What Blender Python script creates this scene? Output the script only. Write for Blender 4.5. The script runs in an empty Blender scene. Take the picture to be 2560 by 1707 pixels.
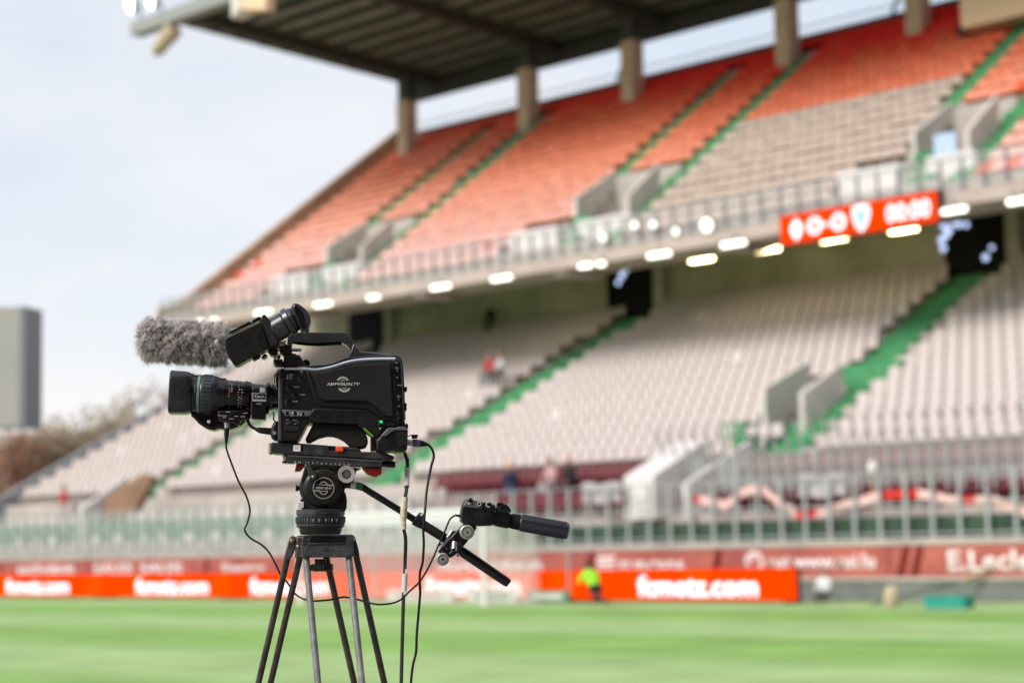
import bpy, bmesh, math, random
import numpy as np
from mathutils import Vector, Matrix
random.seed(7); np.random.seed(7)
sc = bpy.context.scene
COL = sc.collection
R = math.radians

# ------------------------------------------------------------ camera, world, sun, exposure
EYE = Vector((0, 0, 1.35)); FPX = 4978.0; PW, PH = 2560.0, 1707.0
PITCH, ROLL = R(6.042), 0.0175
_fw = Vector((0, math.cos(PITCH), math.sin(PITCH)))
_u0 = Vector((0, -math.sin(PITCH), math.cos(PITCH))); _r0 = Vector((1, 0, 0))
RIGHT = _r0*math.cos(ROLL) - _u0*math.sin(ROLL)
UP = _r0*math.sin(ROLL) + _u0*math.cos(ROLL)
cam_data = bpy.data.cameras.new('camera')
cam = bpy.data.objects.new('camera', cam_data); COL.objects.link(cam)
cam_data.sensor_width = 36.0; cam_data.lens = 36.0*FPX/PW
cam_data.clip_start = 0.1; cam_data.clip_end = 3000
m = Matrix((RIGHT, UP, -_fw)).transposed().to_4x4(); m.translation = EYE
cam.matrix_world = m
cam_data.dof.use_dof = True
cam_data.dof.focus_distance = 4.93
cam_data.dof.aperture_fstop = 2.6
cam_data.dof.aperture_blades = 9
sc.camera = cam

SUN_EL, SUN_AZ = R(37), R(-130)      # azimuth from +Y, clockwise; soft, over the photographer's left shoulder
world = bpy.data.worlds.new('World'); sc.world = world; world.use_nodes = True
nt = world.node_tree; nt.nodes.clear()
n_out = nt.nodes.new('ShaderNodeOutputWorld'); n_bg = nt.nodes.new('ShaderNodeBackground')
n_sky = nt.nodes.new('ShaderNodeTexSky'); n_sky.sky_type = 'NISHITA'; n_sky.sun_disc = False
n_sky.sun_elevation = SUN_EL; n_sky.sun_rotation = SUN_AZ
n_sky.air_density = 1.0; n_sky.dust_density = 2.0
n_tc = nt.nodes.new('ShaderNodeTexCoord'); n_map = nt.nodes.new('ShaderNodeMapping')
n_map.inputs['Scale'].default_value = (1.0, 1.0, 2.6)
n_noise = nt.nodes.new('ShaderNodeTexNoise'); n_noise.inputs['Scale'].default_value = 3.0
n_noise.inputs['Detail'].default_value = 6; n_noise.inputs['Roughness'].default_value = 0.55
n_ramp = nt.nodes.new('ShaderNodeValToRGB')
n_ramp.color_ramp.elements[0].position = 0.36; n_ramp.color_ramp.elements[0].color = (3.35, 3.75, 4.25, 1)
n_ramp.color_ramp.elements[1].position = 0.64; n_ramp.color_ramp.elements[1].color = (4.6, 4.45, 4.5, 1)
n_mix = nt.nodes.new('ShaderNodeMix'); n_mix.data_type = 'RGBA'; n_mix.inputs[0].default_value = 0.86
L = nt.links.new
L(n_tc.outputs['Generated'], n_map.inputs['Vector']); L(n_map.outputs[0], n_noise.inputs['Vector'])
L(n_noise.outputs['Fac'], n_ramp.inputs['Fac'])
n_sep = nt.nodes.new('ShaderNodeSeparateXYZ'); n_mr = nt.nodes.new('ShaderNodeMapRange'); n_mr.interpolation_type = 'SMOOTHSTEP'
n_mr.inputs[1].default_value = 0.0; n_mr.inputs[2].default_value = 0.2; n_mr.inputs[3].default_value = 0.8; n_mr.inputs[4].default_value = 0.0
n_hz = nt.nodes.new('ShaderNodeMix'); n_hz.data_type = 'RGBA'; n_hz.inputs[7].default_value = (5.0, 4.8, 4.8, 1)
L(n_tc.outputs['Generated'], n_sep.inputs[0]); L(n_sep.outputs[2], n_mr.inputs[0]); L(n_mr.outputs[0], n_hz.inputs[0]); L(n_ramp.outputs[0], n_hz.inputs[6])
L(n_sky.outputs[0], n_mix.inputs[6]); L(n_hz.outputs[2], n_mix.inputs[7])
L(n_mix.outputs[2], n_bg.inputs['Color']); n_bg.inputs['Strength'].default_value = 0.1
L(n_bg.outputs[0], n_out.inputs['Surface'])

sun_d = bpy.data.lights.new('sun', 'SUN'); sun_d.energy = 1.5; sun_d.angle = R(30); sun_d.color = (1.0, 0.94, 0.87)
sun = bpy.data.objects.new('sun', sun_d); COL.objects.link(sun)
sdir = Vector((math.sin(SUN_AZ)*math.cos(SUN_EL), math.cos(SUN_AZ)*math.cos(SUN_EL), math.sin(SUN_EL)))
sun.rotation_euler = sdir.to_track_quat('Z', 'Y').to_euler()
sc.view_settings.view_transform = 'Standard'; sc.view_settings.look = 'None'
sc.view_settings.gamma = 1.0; sc.view_settings.use_curve_mapping = False
sc.view_settings.exposure = 1.10

# ------------------------------------------------------------ frames of reference
def ray(px, py): return _fw + RIGHT*((px-PW/2)/FPX) - UP*((py-PH/2)/FPX)
def at_y(px, py, Y):                       # point of a sight line in the upright plane Y metres away
    r = ray(px, py); return EYE + r*(Y/r.y)
AZ = R(-44.035)
DV = Vector((math.sin(AZ), math.cos(AZ), 0)); EV = -DV; BV = Vector((math.cos(AZ), -math.sin(AZ), 0))
O = Vector((11.8, 46.0, 0))                # foot of the perimeter wall; s along the stand, t into it
def S(s, t, z): return O + EV*s + BV*t + Vector((0, 0, z))
ROTZ = math.atan2(EV.y, EV.x)
def at_t(px, py, t):
    r = ray(px, py); k = (t-(EYE-O).dot(BV))/r.dot(BV); q = EYE + r*k - O
    return q.dot(EV), q.z

# ------------------------------------------------------------ materials
def mat(name, col, rough=0.6, metal=0.0, var=0.0, scale=20.0, bump=0.0, bscale=None, spec=0.5, emit=None, estr=0.0, coat=0.0, col2=None, scratch=0.0):
    m = bpy.data.materials.new(name); m.use_nodes = True
    t = m.node_tree; b = t.nodes['Principled BSDF']
    b.inputs['Base Color'].default_value = (*col, 1); b.inputs['Roughness'].default_value = rough
    b.inputs['Metallic'].default_value = metal; b.inputs['Specular IOR Level'].default_value = spec
    b.inputs['Coat Weight'].default_value = coat; b.inputs['Coat Roughness'].default_value = .16
    if emit: b.inputs['Emission Color'].default_value = (*emit, 1); b.inputs['Emission Strength'].default_value = estr
    tc = None
    if var or col2 or bump or scratch:
        tc = t.nodes.new('ShaderNodeTexCoord')
    if var or col2:
        n = t.nodes.new('ShaderNodeTexNoise'); n.inputs['Scale'].default_value = scale; n.inputs['Detail'].default_value = 5
        r = t.nodes.new('ShaderNodeValToRGB'); r.color_ramp.elements[0].position = .34; r.color_ramp.elements[1].position = .66
        c2 = col2 or tuple(min(1, c*(1+var)) for c in col); c1 = col if col2 else tuple(c*(1-var) for c in col)
        r.color_ramp.elements[0].color = (*c1, 1); r.color_ramp.elements[1].color = (*c2, 1)
        t.links.new(tc.outputs['Object'], n.inputs['Vector']); t.links.new(n.outputs['Fac'], r.inputs['Fac'])
        t.links.new(r.outputs[0], b.inputs['Base Color'])
    if bump:
        n = t.nodes.new('ShaderNodeTexNoise'); n.inputs['Scale'].default_value = bscale or scale*4; n.inputs['Detail'].default_value = 3
        bp = t.nodes.new('ShaderNodeBump'); bp.inputs['Strength'].default_value = bump; bp.inputs['Distance'].default_value = 0.001 if (bscale or 0) > 100 else 0.02
        t.links.new(tc.outputs['Object'], n.inputs['Vector']); t.links.new(n.outputs['Fac'], bp.inputs['Height']); t.links.new(bp.outputs[0], b.inputs['Normal'])
    if scratch:
        n = t.nodes.new('ShaderNodeTexNoise'); n.inputs['Scale'].default_value = 45; n.inputs['Detail'].default_value = 8; n.inputs['Roughness'].default_value = .7
        mr = t.nodes.new('ShaderNodeMapRange'); mr.inputs[1].default_value = .35; mr.inputs[2].default_value = .7
        mr.inputs[3].default_value = max(.05, rough-scratch); mr.inputs[4].default_value = min(1, rough+scratch)
        t.links.new(tc.outputs['Object'], n.inputs['Vector']); t.links.new(n.outputs['Fac'], mr.inputs[0]); t.links.new(mr.outputs[0], b.inputs['Roughness'])
    return m
M = {}
def mk(k, *a, **kw): M[k] = mat(k, *a, **kw)
mk('body', (.0070,.0068,.0068), .38, spec=.34, coat=.12, bump=.35, bscale=900, scratch=.12, var=.15, scale=30)
mk('panel', (.010,.0095,.0095), .55, spec=.28, bump=.5, bscale=1100, var=.12, scale=25)
mk('handle', (.050,.054,.061), .30, metal=.45, spec=.5, coat=.4, bump=.2, bscale=900, scratch=.12)
mk('ridge', (.80,.86,.96), .38, metal=.9, coat=.5)
mk('gloss', (.005,.005,.006), .2, spec=.4, scratch=.08)
mk('rubber', (.014,.0125,.011), .7, spec=.2, var=.2, scale=30)
mk('green_reflection', (.10,.30,.03), .3)  # grass reflected in glossy edges, put into the base colour
mk('steel', (.62,.61,.58), .28, metal=1.0, scratch=.12)
mk('bright_steel', (.82,.81,.78), .45, metal=.6)
mk('darksteel', (.14,.145,.15), .4, metal=.8, scratch=.15)
mk('switch_plate', (.12,.125,.13), .4, metal=.3)
mk('print_white', (.62,.62,.60), .6)
mk('print_grey', (.35,.35,.34), .6)
mk('orange_print', (.85,.22,.02), .5)
mk('lens_black', (.005,.005,.0055), .22, spec=.5, coat=.2, scratch=.12)
mk('hood', (.030,.033,.038), .30, metal=.45, spec=.5, coat=.4, bump=.15, bscale=900, scratch=.1)
mk('focus_ring', (.050,.055,.062), .30, metal=.5, spec=.5, coat=.5); mk('rib_grip', (.075,.083,.098), .30, metal=.75, coat=.4)
mk('green_ring', (.20,.36,.27), .3, metal=.5)
mk('glass_blue', (.012,.016,.04), .08, coat=1)
mk('sticker', (.80,.80,.80), .5)
mk('plate_grey', (.024,.026,.027), .42, spec=.4, bump=.2, bscale=700, scratch=.15, var=.2)
mk('plate_edge', (.36,.35,.33), .35, metal=.7, scratch=.15)
mk('tan_plastic', (.42,.36,.30), .6)
mk('latch', (.80,.09,.02), .45)
mk('red_clamp', (.17,.006,.005), .32, var=.2)
mk('head_black', (.008,.008,.0078), .38, spec=.35, scratch=.14, bump=.15, bscale=500)
mk('head_grey', (.036,.037,.038), .42, scratch=.15, var=.35, scale=40)
mk('emblem', (.55,.50,.42), .35, metal=.6)
mk('crown', (.034,.038,.041), .42, scratch=.2, var=.5, scale=45, bump=.3, bscale=300)
mk('leg_dark', (.046,.036,.031), .42, var=.45, scale=40, bump=.3, bscale=250, scratch=.15)
mk('leg_light', (.165,.165,.165), .5, var=.3, scale=40, scratch=.15)
mk('brass', (.50,.24,.08), .4, metal=.6)
mk('tape_green', (.0,.20,.07), .45)
mk('tape_white', (.70,.68,.64), .6, var=.08, scale=150)
mk('tape_tan', (.62,.54,.38), .55, var=.15, scale=80)
mk('cable', (.008,.008,.008), .45, spec=.3)
mk('cable_worn', (.030,.030,.027), .6, var=.5, scale=60)
mk('purple', (.12,.07,.42), .5)
mk('alu', (.50,.52,.46), .35, metal=.7, scratch=.1)
mk('led_green', (.02,.2,.06), .3, emit=(.0,.42,.10), estr=1.0)
mk('fur_core', (.10,.10,.095), 1.0)
# place materials
mk('concrete', (.45,.40,.37), .9, var=.12, scale=1.2, bump=.2, bscale=8)
mk('concrete_tan', (.60,.42,.30), .9, var=.12, scale=1.5, bump=.2, bscale=8)
mk('stringer', (.50,.34,.22), .9, var=.15, scale=1.0)
mk('stringer_grey', (.28,.29,.31), .9, var=.15, scale=1.0)
mk('fascia', (.47,.385,.35), .85, var=.08, scale=1.0)
mk('back_wall', (.44,.40,.30), .9, var=.2, scale=.6)
mk('dark_void', (.008,.008,.008), .9)
mk('screen_black', (.003,.003,.0035), .5, spec=.1)
mk('soffit', (.40,.35,.28), .9, var=.15, scale=.8)
mk('roof_deck', (.22,.23,.215), .8, var=.15, scale=.8)
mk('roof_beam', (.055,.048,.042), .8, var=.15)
mk('roof_edge', (.30,.31,.30), .7)
mk('aisle_green', (.055,.26,.105), .75, var=.2, scale=3)
mk('rail_grey', (.40,.42,.43), .45, metal=.2, var=.1, scale=6)
mk('rail_dark', (.16,.175,.19), .5, metal=.2)
mk('white_wall', (.70,.66,.65), .8, var=.05, scale=2)
mk('grey_wall', (.60,.56,.52), .85, var=.1, scale=1.5)
mk('brown_wall', (.25,.145,.095), .9, var=.2, scale=1.5)
mk('apron', (.20,.19,.185), .9, var=.12, scale=2.0, bump=.3, bscale=40)
mk('wall_base', (.17,.18,.175), .85, var=.2, scale=1.2)
mk('banner', (.33,.07,.065), .7, col2=(.50,.135,.10), scale=.9)
mk('banner_text', (.85,.74,.74), .7)
mk('led_panel', (.0,.0,.0), .8, spec=0, emit=(1.0,.062,.0), estr=.55)
mk('led_panel_warm', (.0,.0,.0), .8, spec=0, emit=(1.0,.082,.0), estr=.55)
mk('led_text', (.02,.02,.02), .5, emit=(1,.97,1), estr=.85)
mk('led_shield', (.02,.02,.02), .5, emit=(.45,.72,1), estr=.55)
mk('board_case', (.03,.03,.035), .6)
mk('lamp_white', (.8,.8,.8), .5, emit=(1,.95,.78), estr=1.5); mk('lamp_soft', (.8,.8,.8), .5, emit=(.95,1,.93), estr=.75)
mk('lamp_warm', (.8,.8,.8), .5, emit=(1,.80,.42), estr=8)
mk('lamp_spot', (.8,.8,.8), .5, emit=(1,.98,.92), estr=2.5)
mk('lamp_case', (.30,.30,.27), .6)
mk('screen_glow', (.02,.02,.02), .5, emit=(.55,.68,1.0), estr=.7)
mk('green_wall', (.035,.07,.045), .85, var=.35, scale=2.5)
mk('green_board', (.10,.22,.15), .7, var=.2, scale=2)
mk('maroon', (.13,.012,.02), .55, var=.15, scale=3)
mk('white_paint', (.80,.80,.79), .5)
mk('net', (.78,.78,.78), .8)
mk('ribbon_red', (.62,.02,.015), .7); mk('ribbon_white', (.80,.52,.50), .7)
mk('teal', (.02,.30,.24), .6, var=.15, scale=6)
mk('tan_cloth', (.50,.40,.28), .9, var=.15, scale=8)
mk('giant_screen', (.41,.395,.375), .7, var=.05, scale=.7); mk('screen_side', (.27,.285,.31), .7)
mk('paper_blue', (.45,.58,.80), .6)
mk('box_tan', (.82,.59,.40), .8)
mk('skin', (.46,.27,.19), .6); mk('hair', (.05,.03,.02), .8)
for nm, c in dict(navy=(.02,.03,.08), jeans=(.08,.13,.24), red_cloth=(.45,.03,.03), pale_cloth=(.45,.42,.45), black_cloth=(.012,.012,.014), hivis=(.32,.85,.04), orange_cloth=(.75,.25,.06), white_cloth=(.75,.76,.80), pink_cloth=(.55,.33,.34)).items():
    mk(nm, c, .85)
mk('bark', (.13,.10,.08), .95, var=.3, scale=4)
for i, c in enumerate([(.78,.54,.36), (.68,.56,.36), (.52,.50,.33), (.80,.62,.52), (.70,.60,.54)]): mk('leaf%d'%i, c, .85, var=.25, scale=1.5)

for i in range(5):
    t_ = M['leaf%d'%i].node_tree; b_ = t_.nodes['Principled BSDF']; src = b_.inputs['Base Color'].links[0].from_socket
    tr = t_.nodes.new('ShaderNodeBsdfTranslucent'); ms = t_.nodes.new('ShaderNodeMixShader'); ms.inputs[0].default_value = .6
    t_.links.new(src, tr.inputs['Color']); t_.links.new(b_.outputs[0], ms.inputs[1]); t_.links.new(tr.outputs[0], ms.inputs[2]); t_.links.new(ms.outputs[0], t_.nodes['Material Output'].inputs['Surface'])
# wear on the near equipment: pale scuffs and dust in patches
for k_, c_ in (('body',(.045,.045,.042)), ('panel',(.04,.04,.037)), ('handle',(.06,.06,.058)), ('head_black',(.06,.058,.052)), ('plate_grey',(.10,.10,.095)), ('gloss',(.03,.03,.03)), ('crown',(.16,.16,.155)), ('hood',(.035,.035,.035)), ('leg_light',(.34,.33,.32)), ('leg_dark',(.14,.125,.11))):
    t_ = M[k_].node_tree; b_ = t_.nodes['Principled BSDF']; tc = t_.nodes.new('ShaderNodeTexCoord'); mp = t_.nodes.new('ShaderNodeMapping'); mp.inputs['Scale'].default_value = (1, 1, 2.5); mp.inputs['Rotation'].default_value = (0, .7, 0)
    n1 = t_.nodes.new('ShaderNodeTexNoise'); n1.inputs['Scale'].default_value = 150; n1.inputs['Detail'].default_value = 6; n1.inputs['Roughness'].default_value = .75
    n2 = t_.nodes.new('ShaderNodeTexNoise'); n2.inputs['Scale'].default_value = 11; n2.inputs['Detail'].default_value = 3
    ad = t_.nodes.new('ShaderNodeMath'); ad.operation = 'MULTIPLY'; mr = t_.nodes.new('ShaderNodeMapRange'); mr.inputs[1].default_value = .29; mr.inputs[2].default_value = .40; mr.inputs[4].default_value = .75 if k_ in ('crown','leg_light','leg_dark','plate_grey') else .35
    mx = t_.nodes.new('ShaderNodeMix'); mx.data_type = 'RGBA'; l_ = t_.links.new
    l_(tc.outputs['Object'], mp.inputs[0]); l_(mp.outputs[0], n1.inputs['Vector']); l_(tc.outputs['Object'], n2.inputs['Vector']); l_(n1.outputs['Fac'], ad.inputs[0]); l_(n2.outputs['Fac'], ad.inputs[1]); l_(ad.outputs[0], mr.inputs[0]); l_(mr.outputs[0], mx.inputs[0])
    if b_.inputs['Base Color'].links: l_(b_.inputs['Base Color'].links[0].from_socket, mx.inputs[6])
    else: mx.inputs[6].default_value = b_.inputs['Base Color'].default_value
    mx.inputs[7].default_value = (*c_, 1); l_(mx.outputs[2], b_.inputs['Base Color'])

# mown grass: bands of cut direction, fine clumps
def grass_mat():
    m = bpy.data.materials.new('grass'); m.use_nodes = True; t = m.node_tree; b = t.nodes['Principled BSDF']; l = t.links.new
    tc = t.nodes.new('ShaderNodeTexCoord')
    sep = t.nodes.new('ShaderNodeSeparateXYZ'); l(tc.outputs['Object'], sep.inputs[0])
    # object X = s, object Y = t (the sheet is turned with the stand)
    mu = t.nodes.new('ShaderNodeMath'); mu.operation = 'MULTIPLY_ADD'; mu.inputs[1].default_value = -.10; l(sep.outputs[0], mu.inputs[0]); l(sep.outputs[1], mu.inputs[2])
    nz = t.nodes.new('ShaderNodeTexNoise'); nz.inputs['Scale'].default_value = .18; nz.inputs['Detail'].default_value = 2; l(tc.outputs['Object'], nz.inputs['Vector'])
    wob = t.nodes.new('ShaderNodeMath'); wob.operation = 'MULTIPLY_ADD'; wob.inputs[1].default_value = 2.2; l(nz.outputs['Fac'], wob.inputs[0]); l(mu.outputs[0], wob.inputs[2])
    ph = t.nodes.new('ShaderNodeMath'); ph.operation = 'MULTIPLY_ADD'; ph.inputs[1].default_value = 2*math.pi/11.4; ph.inputs[2].default_value = (15.75)*2*math.pi/11.4; l(wob.outputs[0], ph.inputs[0])
    sn = t.nodes.new('ShaderNodeMath'); sn.operation = 'SINE'; l(ph.outputs[0], sn.inputs[0])
    mr = t.nodes.new('ShaderNodeMapRange'); mr.interpolation_type = 'SMOOTHSTEP'; mr.inputs[1].default_value = -.8; mr.inputs[2].default_value = .8; l(sn.outputs[0], mr.inputs[0])
    mx = t.nodes.new('ShaderNodeMix'); mx.data_type = 'RGBA'; l(mr.outputs[0], mx.inputs[0])
    mx.inputs[6].default_value = (.225,.405,.100,1); mx.inputs[7].default_value = (.325,.470,.190,1)
    n2 = t.nodes.new('ShaderNodeTexNoise'); n2.inputs['Scale'].default_value = .55; n2.inputs['Detail'].default_value = 9; l(tc.outputs['Object'], n2.inputs['Vector'])
    m2 = t.nodes.new('ShaderNodeMapRange'); m2.inputs[1].default_value = .3; m2.inputs[2].default_value = .7; m2.inputs[3].default_value = .80; m2.inputs[4].default_value = 1.18; l(n2.outputs['Fac'], m2.inputs[0])
    mm = t.nodes.new('ShaderNodeVectorMath'); mm.operation = 'SCALE'; l(mx.outputs[2], mm.inputs[0]); l(m2.outputs[0], mm.inputs['Scale'])
    l(mm.outputs[0], b.inputs['Base Color']); b.inputs['Roughness'].default_value = .85; b.inputs['Specular IOR Level'].default_value = .25
    n3 = t.nodes.new('ShaderNodeTexNoise'); n3.inputs['Scale'].default_value = 60; l(tc.outputs['Object'], n3.inputs['Vector'])
    bp = t.nodes.new('ShaderNodeBump'); bp.inputs['Strength'].default_value = .6; bp.inputs['Distance'].default_value = .02; l(n3.outputs['Fac'], bp.inputs['Height']); l(bp.outputs[0], b.inputs['Normal'])
    return m
M['grass'] = grass_mat()
def glass_mat(name, col, alpha):
    m = bpy.data.materials.new(name); m.use_nodes = True; t = m.node_tree; b = t.nodes['Principled BSDF']
    b.inputs['Base Color'].default_value = (*col, 1); b.inputs['Roughness'].default_value = .25; b.inputs['Alpha'].default_value = alpha
    return m
M['rail_glass'] = glass_mat('rail_glass', (.60,.60,.60), .16)
M['fence_mesh'] = glass_mat('fence_mesh', (.60,.64,.62), .30)

# ------------------------------------------------------------ mesh helpers
class MB:
    def __init__(s): s.v = []; s.f = []; s.mi = []; s.cur = 0
    def add(s, vs, fs):
        o = len(s.v); s.v += [tuple(v) for v in vs]; s.f += [tuple(i+o for i in f) for f in fs]; s.mi += [s.cur]*len(fs)
    def hexa(s, p): s.add(p, [(0,3,2,1),(4,5,6,7),(0,1,5,4),(1,2,6,5),(2,3,7,6),(3,0,4,7)])
    def sbox(s, s0, s1, t0, t1, z0, z1):
        s.hexa([S(s0,t0,z0),S(s1,t0,z0),S(s1,t1,z0),S(s0,t1,z0),S(s0,t0,z1),S(s1,t0,z1),S(s1,t1,z1),S(s0,t1,z1)])
    def box(s, x0, x1, y0, y1, z0, z1):
        s.hexa([(x0,y0,z0),(x1,y0,z0),(x1,y1,z0),(x0,y1,z0),(x0,y0,z1),(x1,y0,z1),(x1,y1,z1),(x0,y1,z1)])
    def prism(s, front, off):                # front: loop of points, off: Vector
        n = len(front); f = [Vector(p) for p in front]; bk = [p+off for p in f]
        s.add(f+bk, [tuple(range(n)), tuple(range(2*n-1, n-1, -1))] + [(i, i+n, (i+1) % n+n, (i+1) % n) for i in range(n)])
    def tube(s, pts, r, n=8, cap=True):
        pts = [Vector(p) for p in pts]; rs = r if isinstance(r, (list, tuple)) else [r]*len(pts)
        o = len(s.v); k = len(pts); ref = None
        for i, p in enumerate(pts):
            d = (pts[min(i+1, k-1)]-pts[max(i-1, 0)]).normalized()
            if ref is None: ref = d.orthogonal().normalized()
            a = (ref-d*ref.dot(d)).normalized(); ref = a; b_ = d.cross(a)
            for j in range(n):
                w = 2*math.pi*j/n; s.v.append(tuple(p+(a*math.cos(w)+b_*math.sin(w))*rs[i]))
        for i in range(k-1):
            for j in range(n):
                s.f.append((o+i*n+j, o+i*n+(j+1) % n, o+(i+1)*n+(j+1) % n, o+(i+1)*n+j)); s.mi.append(s.cur)
        if cap:
            s.f.append(tuple(o+j for j in range(n-1, -1, -1))); s.f.append(tuple(o+(k-1)*n+j for j in range(n))); s.mi += [s.cur]*2
    def lathe(s, A, B, prof, n=40, sq=None):
        """A->B axis; prof [(u 0..1, radius)]; open ended lists are capped"""
        A = Vector(A); B = Vector(B); d = (B-A).normalized(); a = Vector((0, 0, 1)); a = (a-d*a.dot(d)).normalized() if abs(d.z) < .95 else Vector((1,0,0))-d*d.x
        a.normalize(); b_ = d.cross(a); o = len(s.v); k = len(prof)
        for u, r in prof:
            c = A+(B-A)*u
            for j in range(n):
                w = 2*math.pi*(j+.5)/n; cx, cy = math.cos(w), math.sin(w); q = 1.0
                if sq: q = 1.0/((abs(cx)**sq+abs(cy)**sq)**(1.0/sq))
                s.v.append(tuple(c+(a*cx+b_*cy)*r*q))
        for i in range(k-1):
            for j in range(n):
                s.f.append((o+i*n+j, o+i*n+(j+1) % n, o+(i+1)*n+(j+1) % n, o+(i+1)*n+j)); s.mi.append(s.cur)
        s.f.append(tuple(o+j for j in range(n-1, -1, -1))); s.f.append(tuple(o+(k-1)*n+j for j in range(n))); s.mi += [s.cur]*2
    def ball(s, c, rx, ry=None, rz=None, n=10):
        ry = ry or rx; rz = rz or rx; vs = []; fs = []
        for i in range(n+1):
            ph = math.pi*i/n
            for j in range(2*n):
                w = math.pi*j/n; vs.append((c[0]+rx*math.sin(ph)*math.cos(w), c[1]+ry*math.sin(ph)*math.sin(w), c[2]+rz*math.cos(ph)))
        for i in range(n):
            for j in range(2*n):
                fs.append((i*2*n+j, (i+1)*2*n+j, (i+1)*2*n+(j+1) % (2*n), i*2*n+(j+1) % (2*n)))
        s.add(vs, fs)
    def build(s, name, mats, parent=None, bevel=0, seg=2, smooth=35, recalc=True):
        root = parent
        while root is not None and root.parent: root = root.parent
        ofs = root.location if root else Vector((0, 0, 0))
        me = bpy.data.meshes.new(name); me.from_pydata([tuple(Vector(v)-ofs) for v in s.v], [], s.f)
        mats = mats if isinstance(mats, (list, tuple)) else [mats]
        for q in mats: me.materials.append(M[q])
        if len(mats) > 1: me.polygons.foreach_set('material_index', s.mi)
        if recalc:
            bm = bmesh.new(); bm.from_mesh(me); bmesh.ops.remove_doubles(bm, verts=bm.verts, dist=1e-6)
            bmesh.ops.recalc_face_normals(bm, faces=bm.faces); bm.to_mesh(me); bm.free()
        if smooth:
            me.polygons.foreach_set('use_smooth', [True]*len(me.polygons)); me.set_sharp_from_angle(angle=R(smooth))
        o = bpy.data.objects.new(name, me); COL.objects.link(o); o.parent = parent
        if bevel:
            bv = o.modifiers.new('bevel', 'BEVEL'); bv.width = bevel; bv.segments = seg; bv.limit_method = 'ANGLE'; bv.angle_limit = R(30); bv.use_clamp_overlap = True
        return o
def tag(o, label=None, cat=None, group=None, kind=None):
    if label: o['label'] = label
    if cat: o['category'] = cat
    if group: o['group'] = group
    if kind: o['kind'] = kind
    return o
def empty(name, loc, label, cat, group=None):
    o = bpy.data.objects.new(name, None); COL.objects.link(o); o.location = loc; o.empty_display_size = .1
    return tag(o, label, cat, group)
def text_mesh(name, body, mats, parent, fn, size=1.0, depth=0.0, offset=0.0, shear=0.0, spacing=1.0):
    """lettering as a solid mesh; fn maps (x, y, d) of the flat lettering to the world; width fitted by fn's caller"""
    cu = bpy.data.curves.new(name, 'FONT'); cu.body = body; cu.size = size; cu.offset = offset; cu.shear = shear; cu.space_character = spacing
    cu.resolution_u = 3
    tmp = bpy.data.objects.new('tmp', cu); COL.objects.link(tmp)
    dg = bpy.context.evaluated_depsgraph_get(); me = bpy.data.meshes.new_from_object(tmp.evaluated_get(dg))
    bpy.data.objects.remove(tmp); bpy.data.curves.remove(cu)
    co = [v.co.copy() for v in me.vertices]; xs = [c.x for c in co]; ys = [c.y for c in co]
    x0, x1, y0, y1 = min(xs), max(xs), min(ys), max(ys)
    root = parent
    while root.parent: root = root.parent
    bm = bmesh.new(); bm.from_mesh(me)
    r = bmesh.ops.extrude_face_region(bm, geom=bm.faces[:])
    ex = set(v for v in r['geom'] if isinstance(v, bmesh.types.BMVert))
    for v in bm.verts:
        v.co = Vector(fn((v.co.x-x0)/(x1-x0), (v.co.y-y0)/(y1-y0), 1.0 if v in ex else 0.0)) - root.location
    bmesh.ops.recalc_face_normals(bm, faces=bm.faces); bm.to_mesh(me); bm.free()
    me.materials.clear(); me.materials.append(M[mats]); me.name = name
    o = bpy.data.objects.new(name, me); COL.objects.link(o); o.parent = parent
    return o
def sign_fn(s0, s1, z0, z1, t, thick=.012):      # lettering on a face towards the pitch
    return lambda x, y, d: S(s0+(s1-s0)*x, t-thick*(1-d), z0+(z1-z0)*y)

# ============================================================ SETTING
g = MB(); g.add([(-900,-900,-.012),(900,-900,-.012),(900,900,-.012),(-900,900,-.012)], [(0,1,2,3)])
tag(g.build('ground', 'wall_base', smooth=0, recalc=False), kind='structure')
me = bpy.data.meshes.new('pitch'); me.from_pydata([(-75,-120,0),(18.6,-120,0),(18.6,-.02,0),(-75,-.02,0)], [], [(0,1,2,3)]); me.materials.append(M['grass'])
pitch = bpy.data.objects.new('pitch', me); COL.objects.link(pitch); pitch.location = O; pitch.rotation_euler.z = ROTZ; tag(pitch, kind='structure')
ap = MB(); ap.add([S(18.6,-120,-.004),S(34,-120,-.004),S(34,-.02,-.004),S(18.6,-.02,-.004)], [(0,1,2,3)])
tag(ap.build('unseen_track', 'apron', smooth=0, recalc=False), kind='structure')  # unseen grey ground, added to cut green bounce onto the rig
lm = MB()
for a in (S(-60,-5.2,.004),):
    lm.add([S(-60,-5.28,.004),S(30,-5.28,.004),S(30,-5.16,.004),S(-60,-5.16,.004)], [(0,1,2,3)])
tag(lm.build('goal_line', 'white_paint', smooth=0, recalc=False), kind='structure')

# unseen side stand behind the photographer, added to block sky and darken reflections
ms = empty('unseen_side_stand', S(33,-55,0), 'unseen covered side stand added to block sky light behind the photographer along the touchline', 'grandstand')
w = MB()
for i in range(22): w.sbox(33+i*.85, 33+(i+1)*.85+.02, -118, -6, -.3, 1.4+i*.45)
w.build('terrace', 'concrete', ms)
w = MB()
for i in range(22): w.sbox(33.35+i*.85, 33.75+i*.85, -117, -7, 1.75+i*.45, 2.15+i*.45)
w.build('bench', 'maroon', ms)
w = MB(); w.sbox(51.8, 52.2, -118, -6, -.3, 19); w.build('rear_wall', 'back_wall', ms)
w = MB(); w.hexa([S(34,-119,17.5),S(53,-119,18.6),S(53,-5,18.6),S(34,-5,17.5),S(34,-119,18.0),S(53,-119,19.1),S(53,-5,19.1),S(34,-5,18.0)]); w.build('roof', 'roof_deck', ms, smooth=0)
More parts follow.
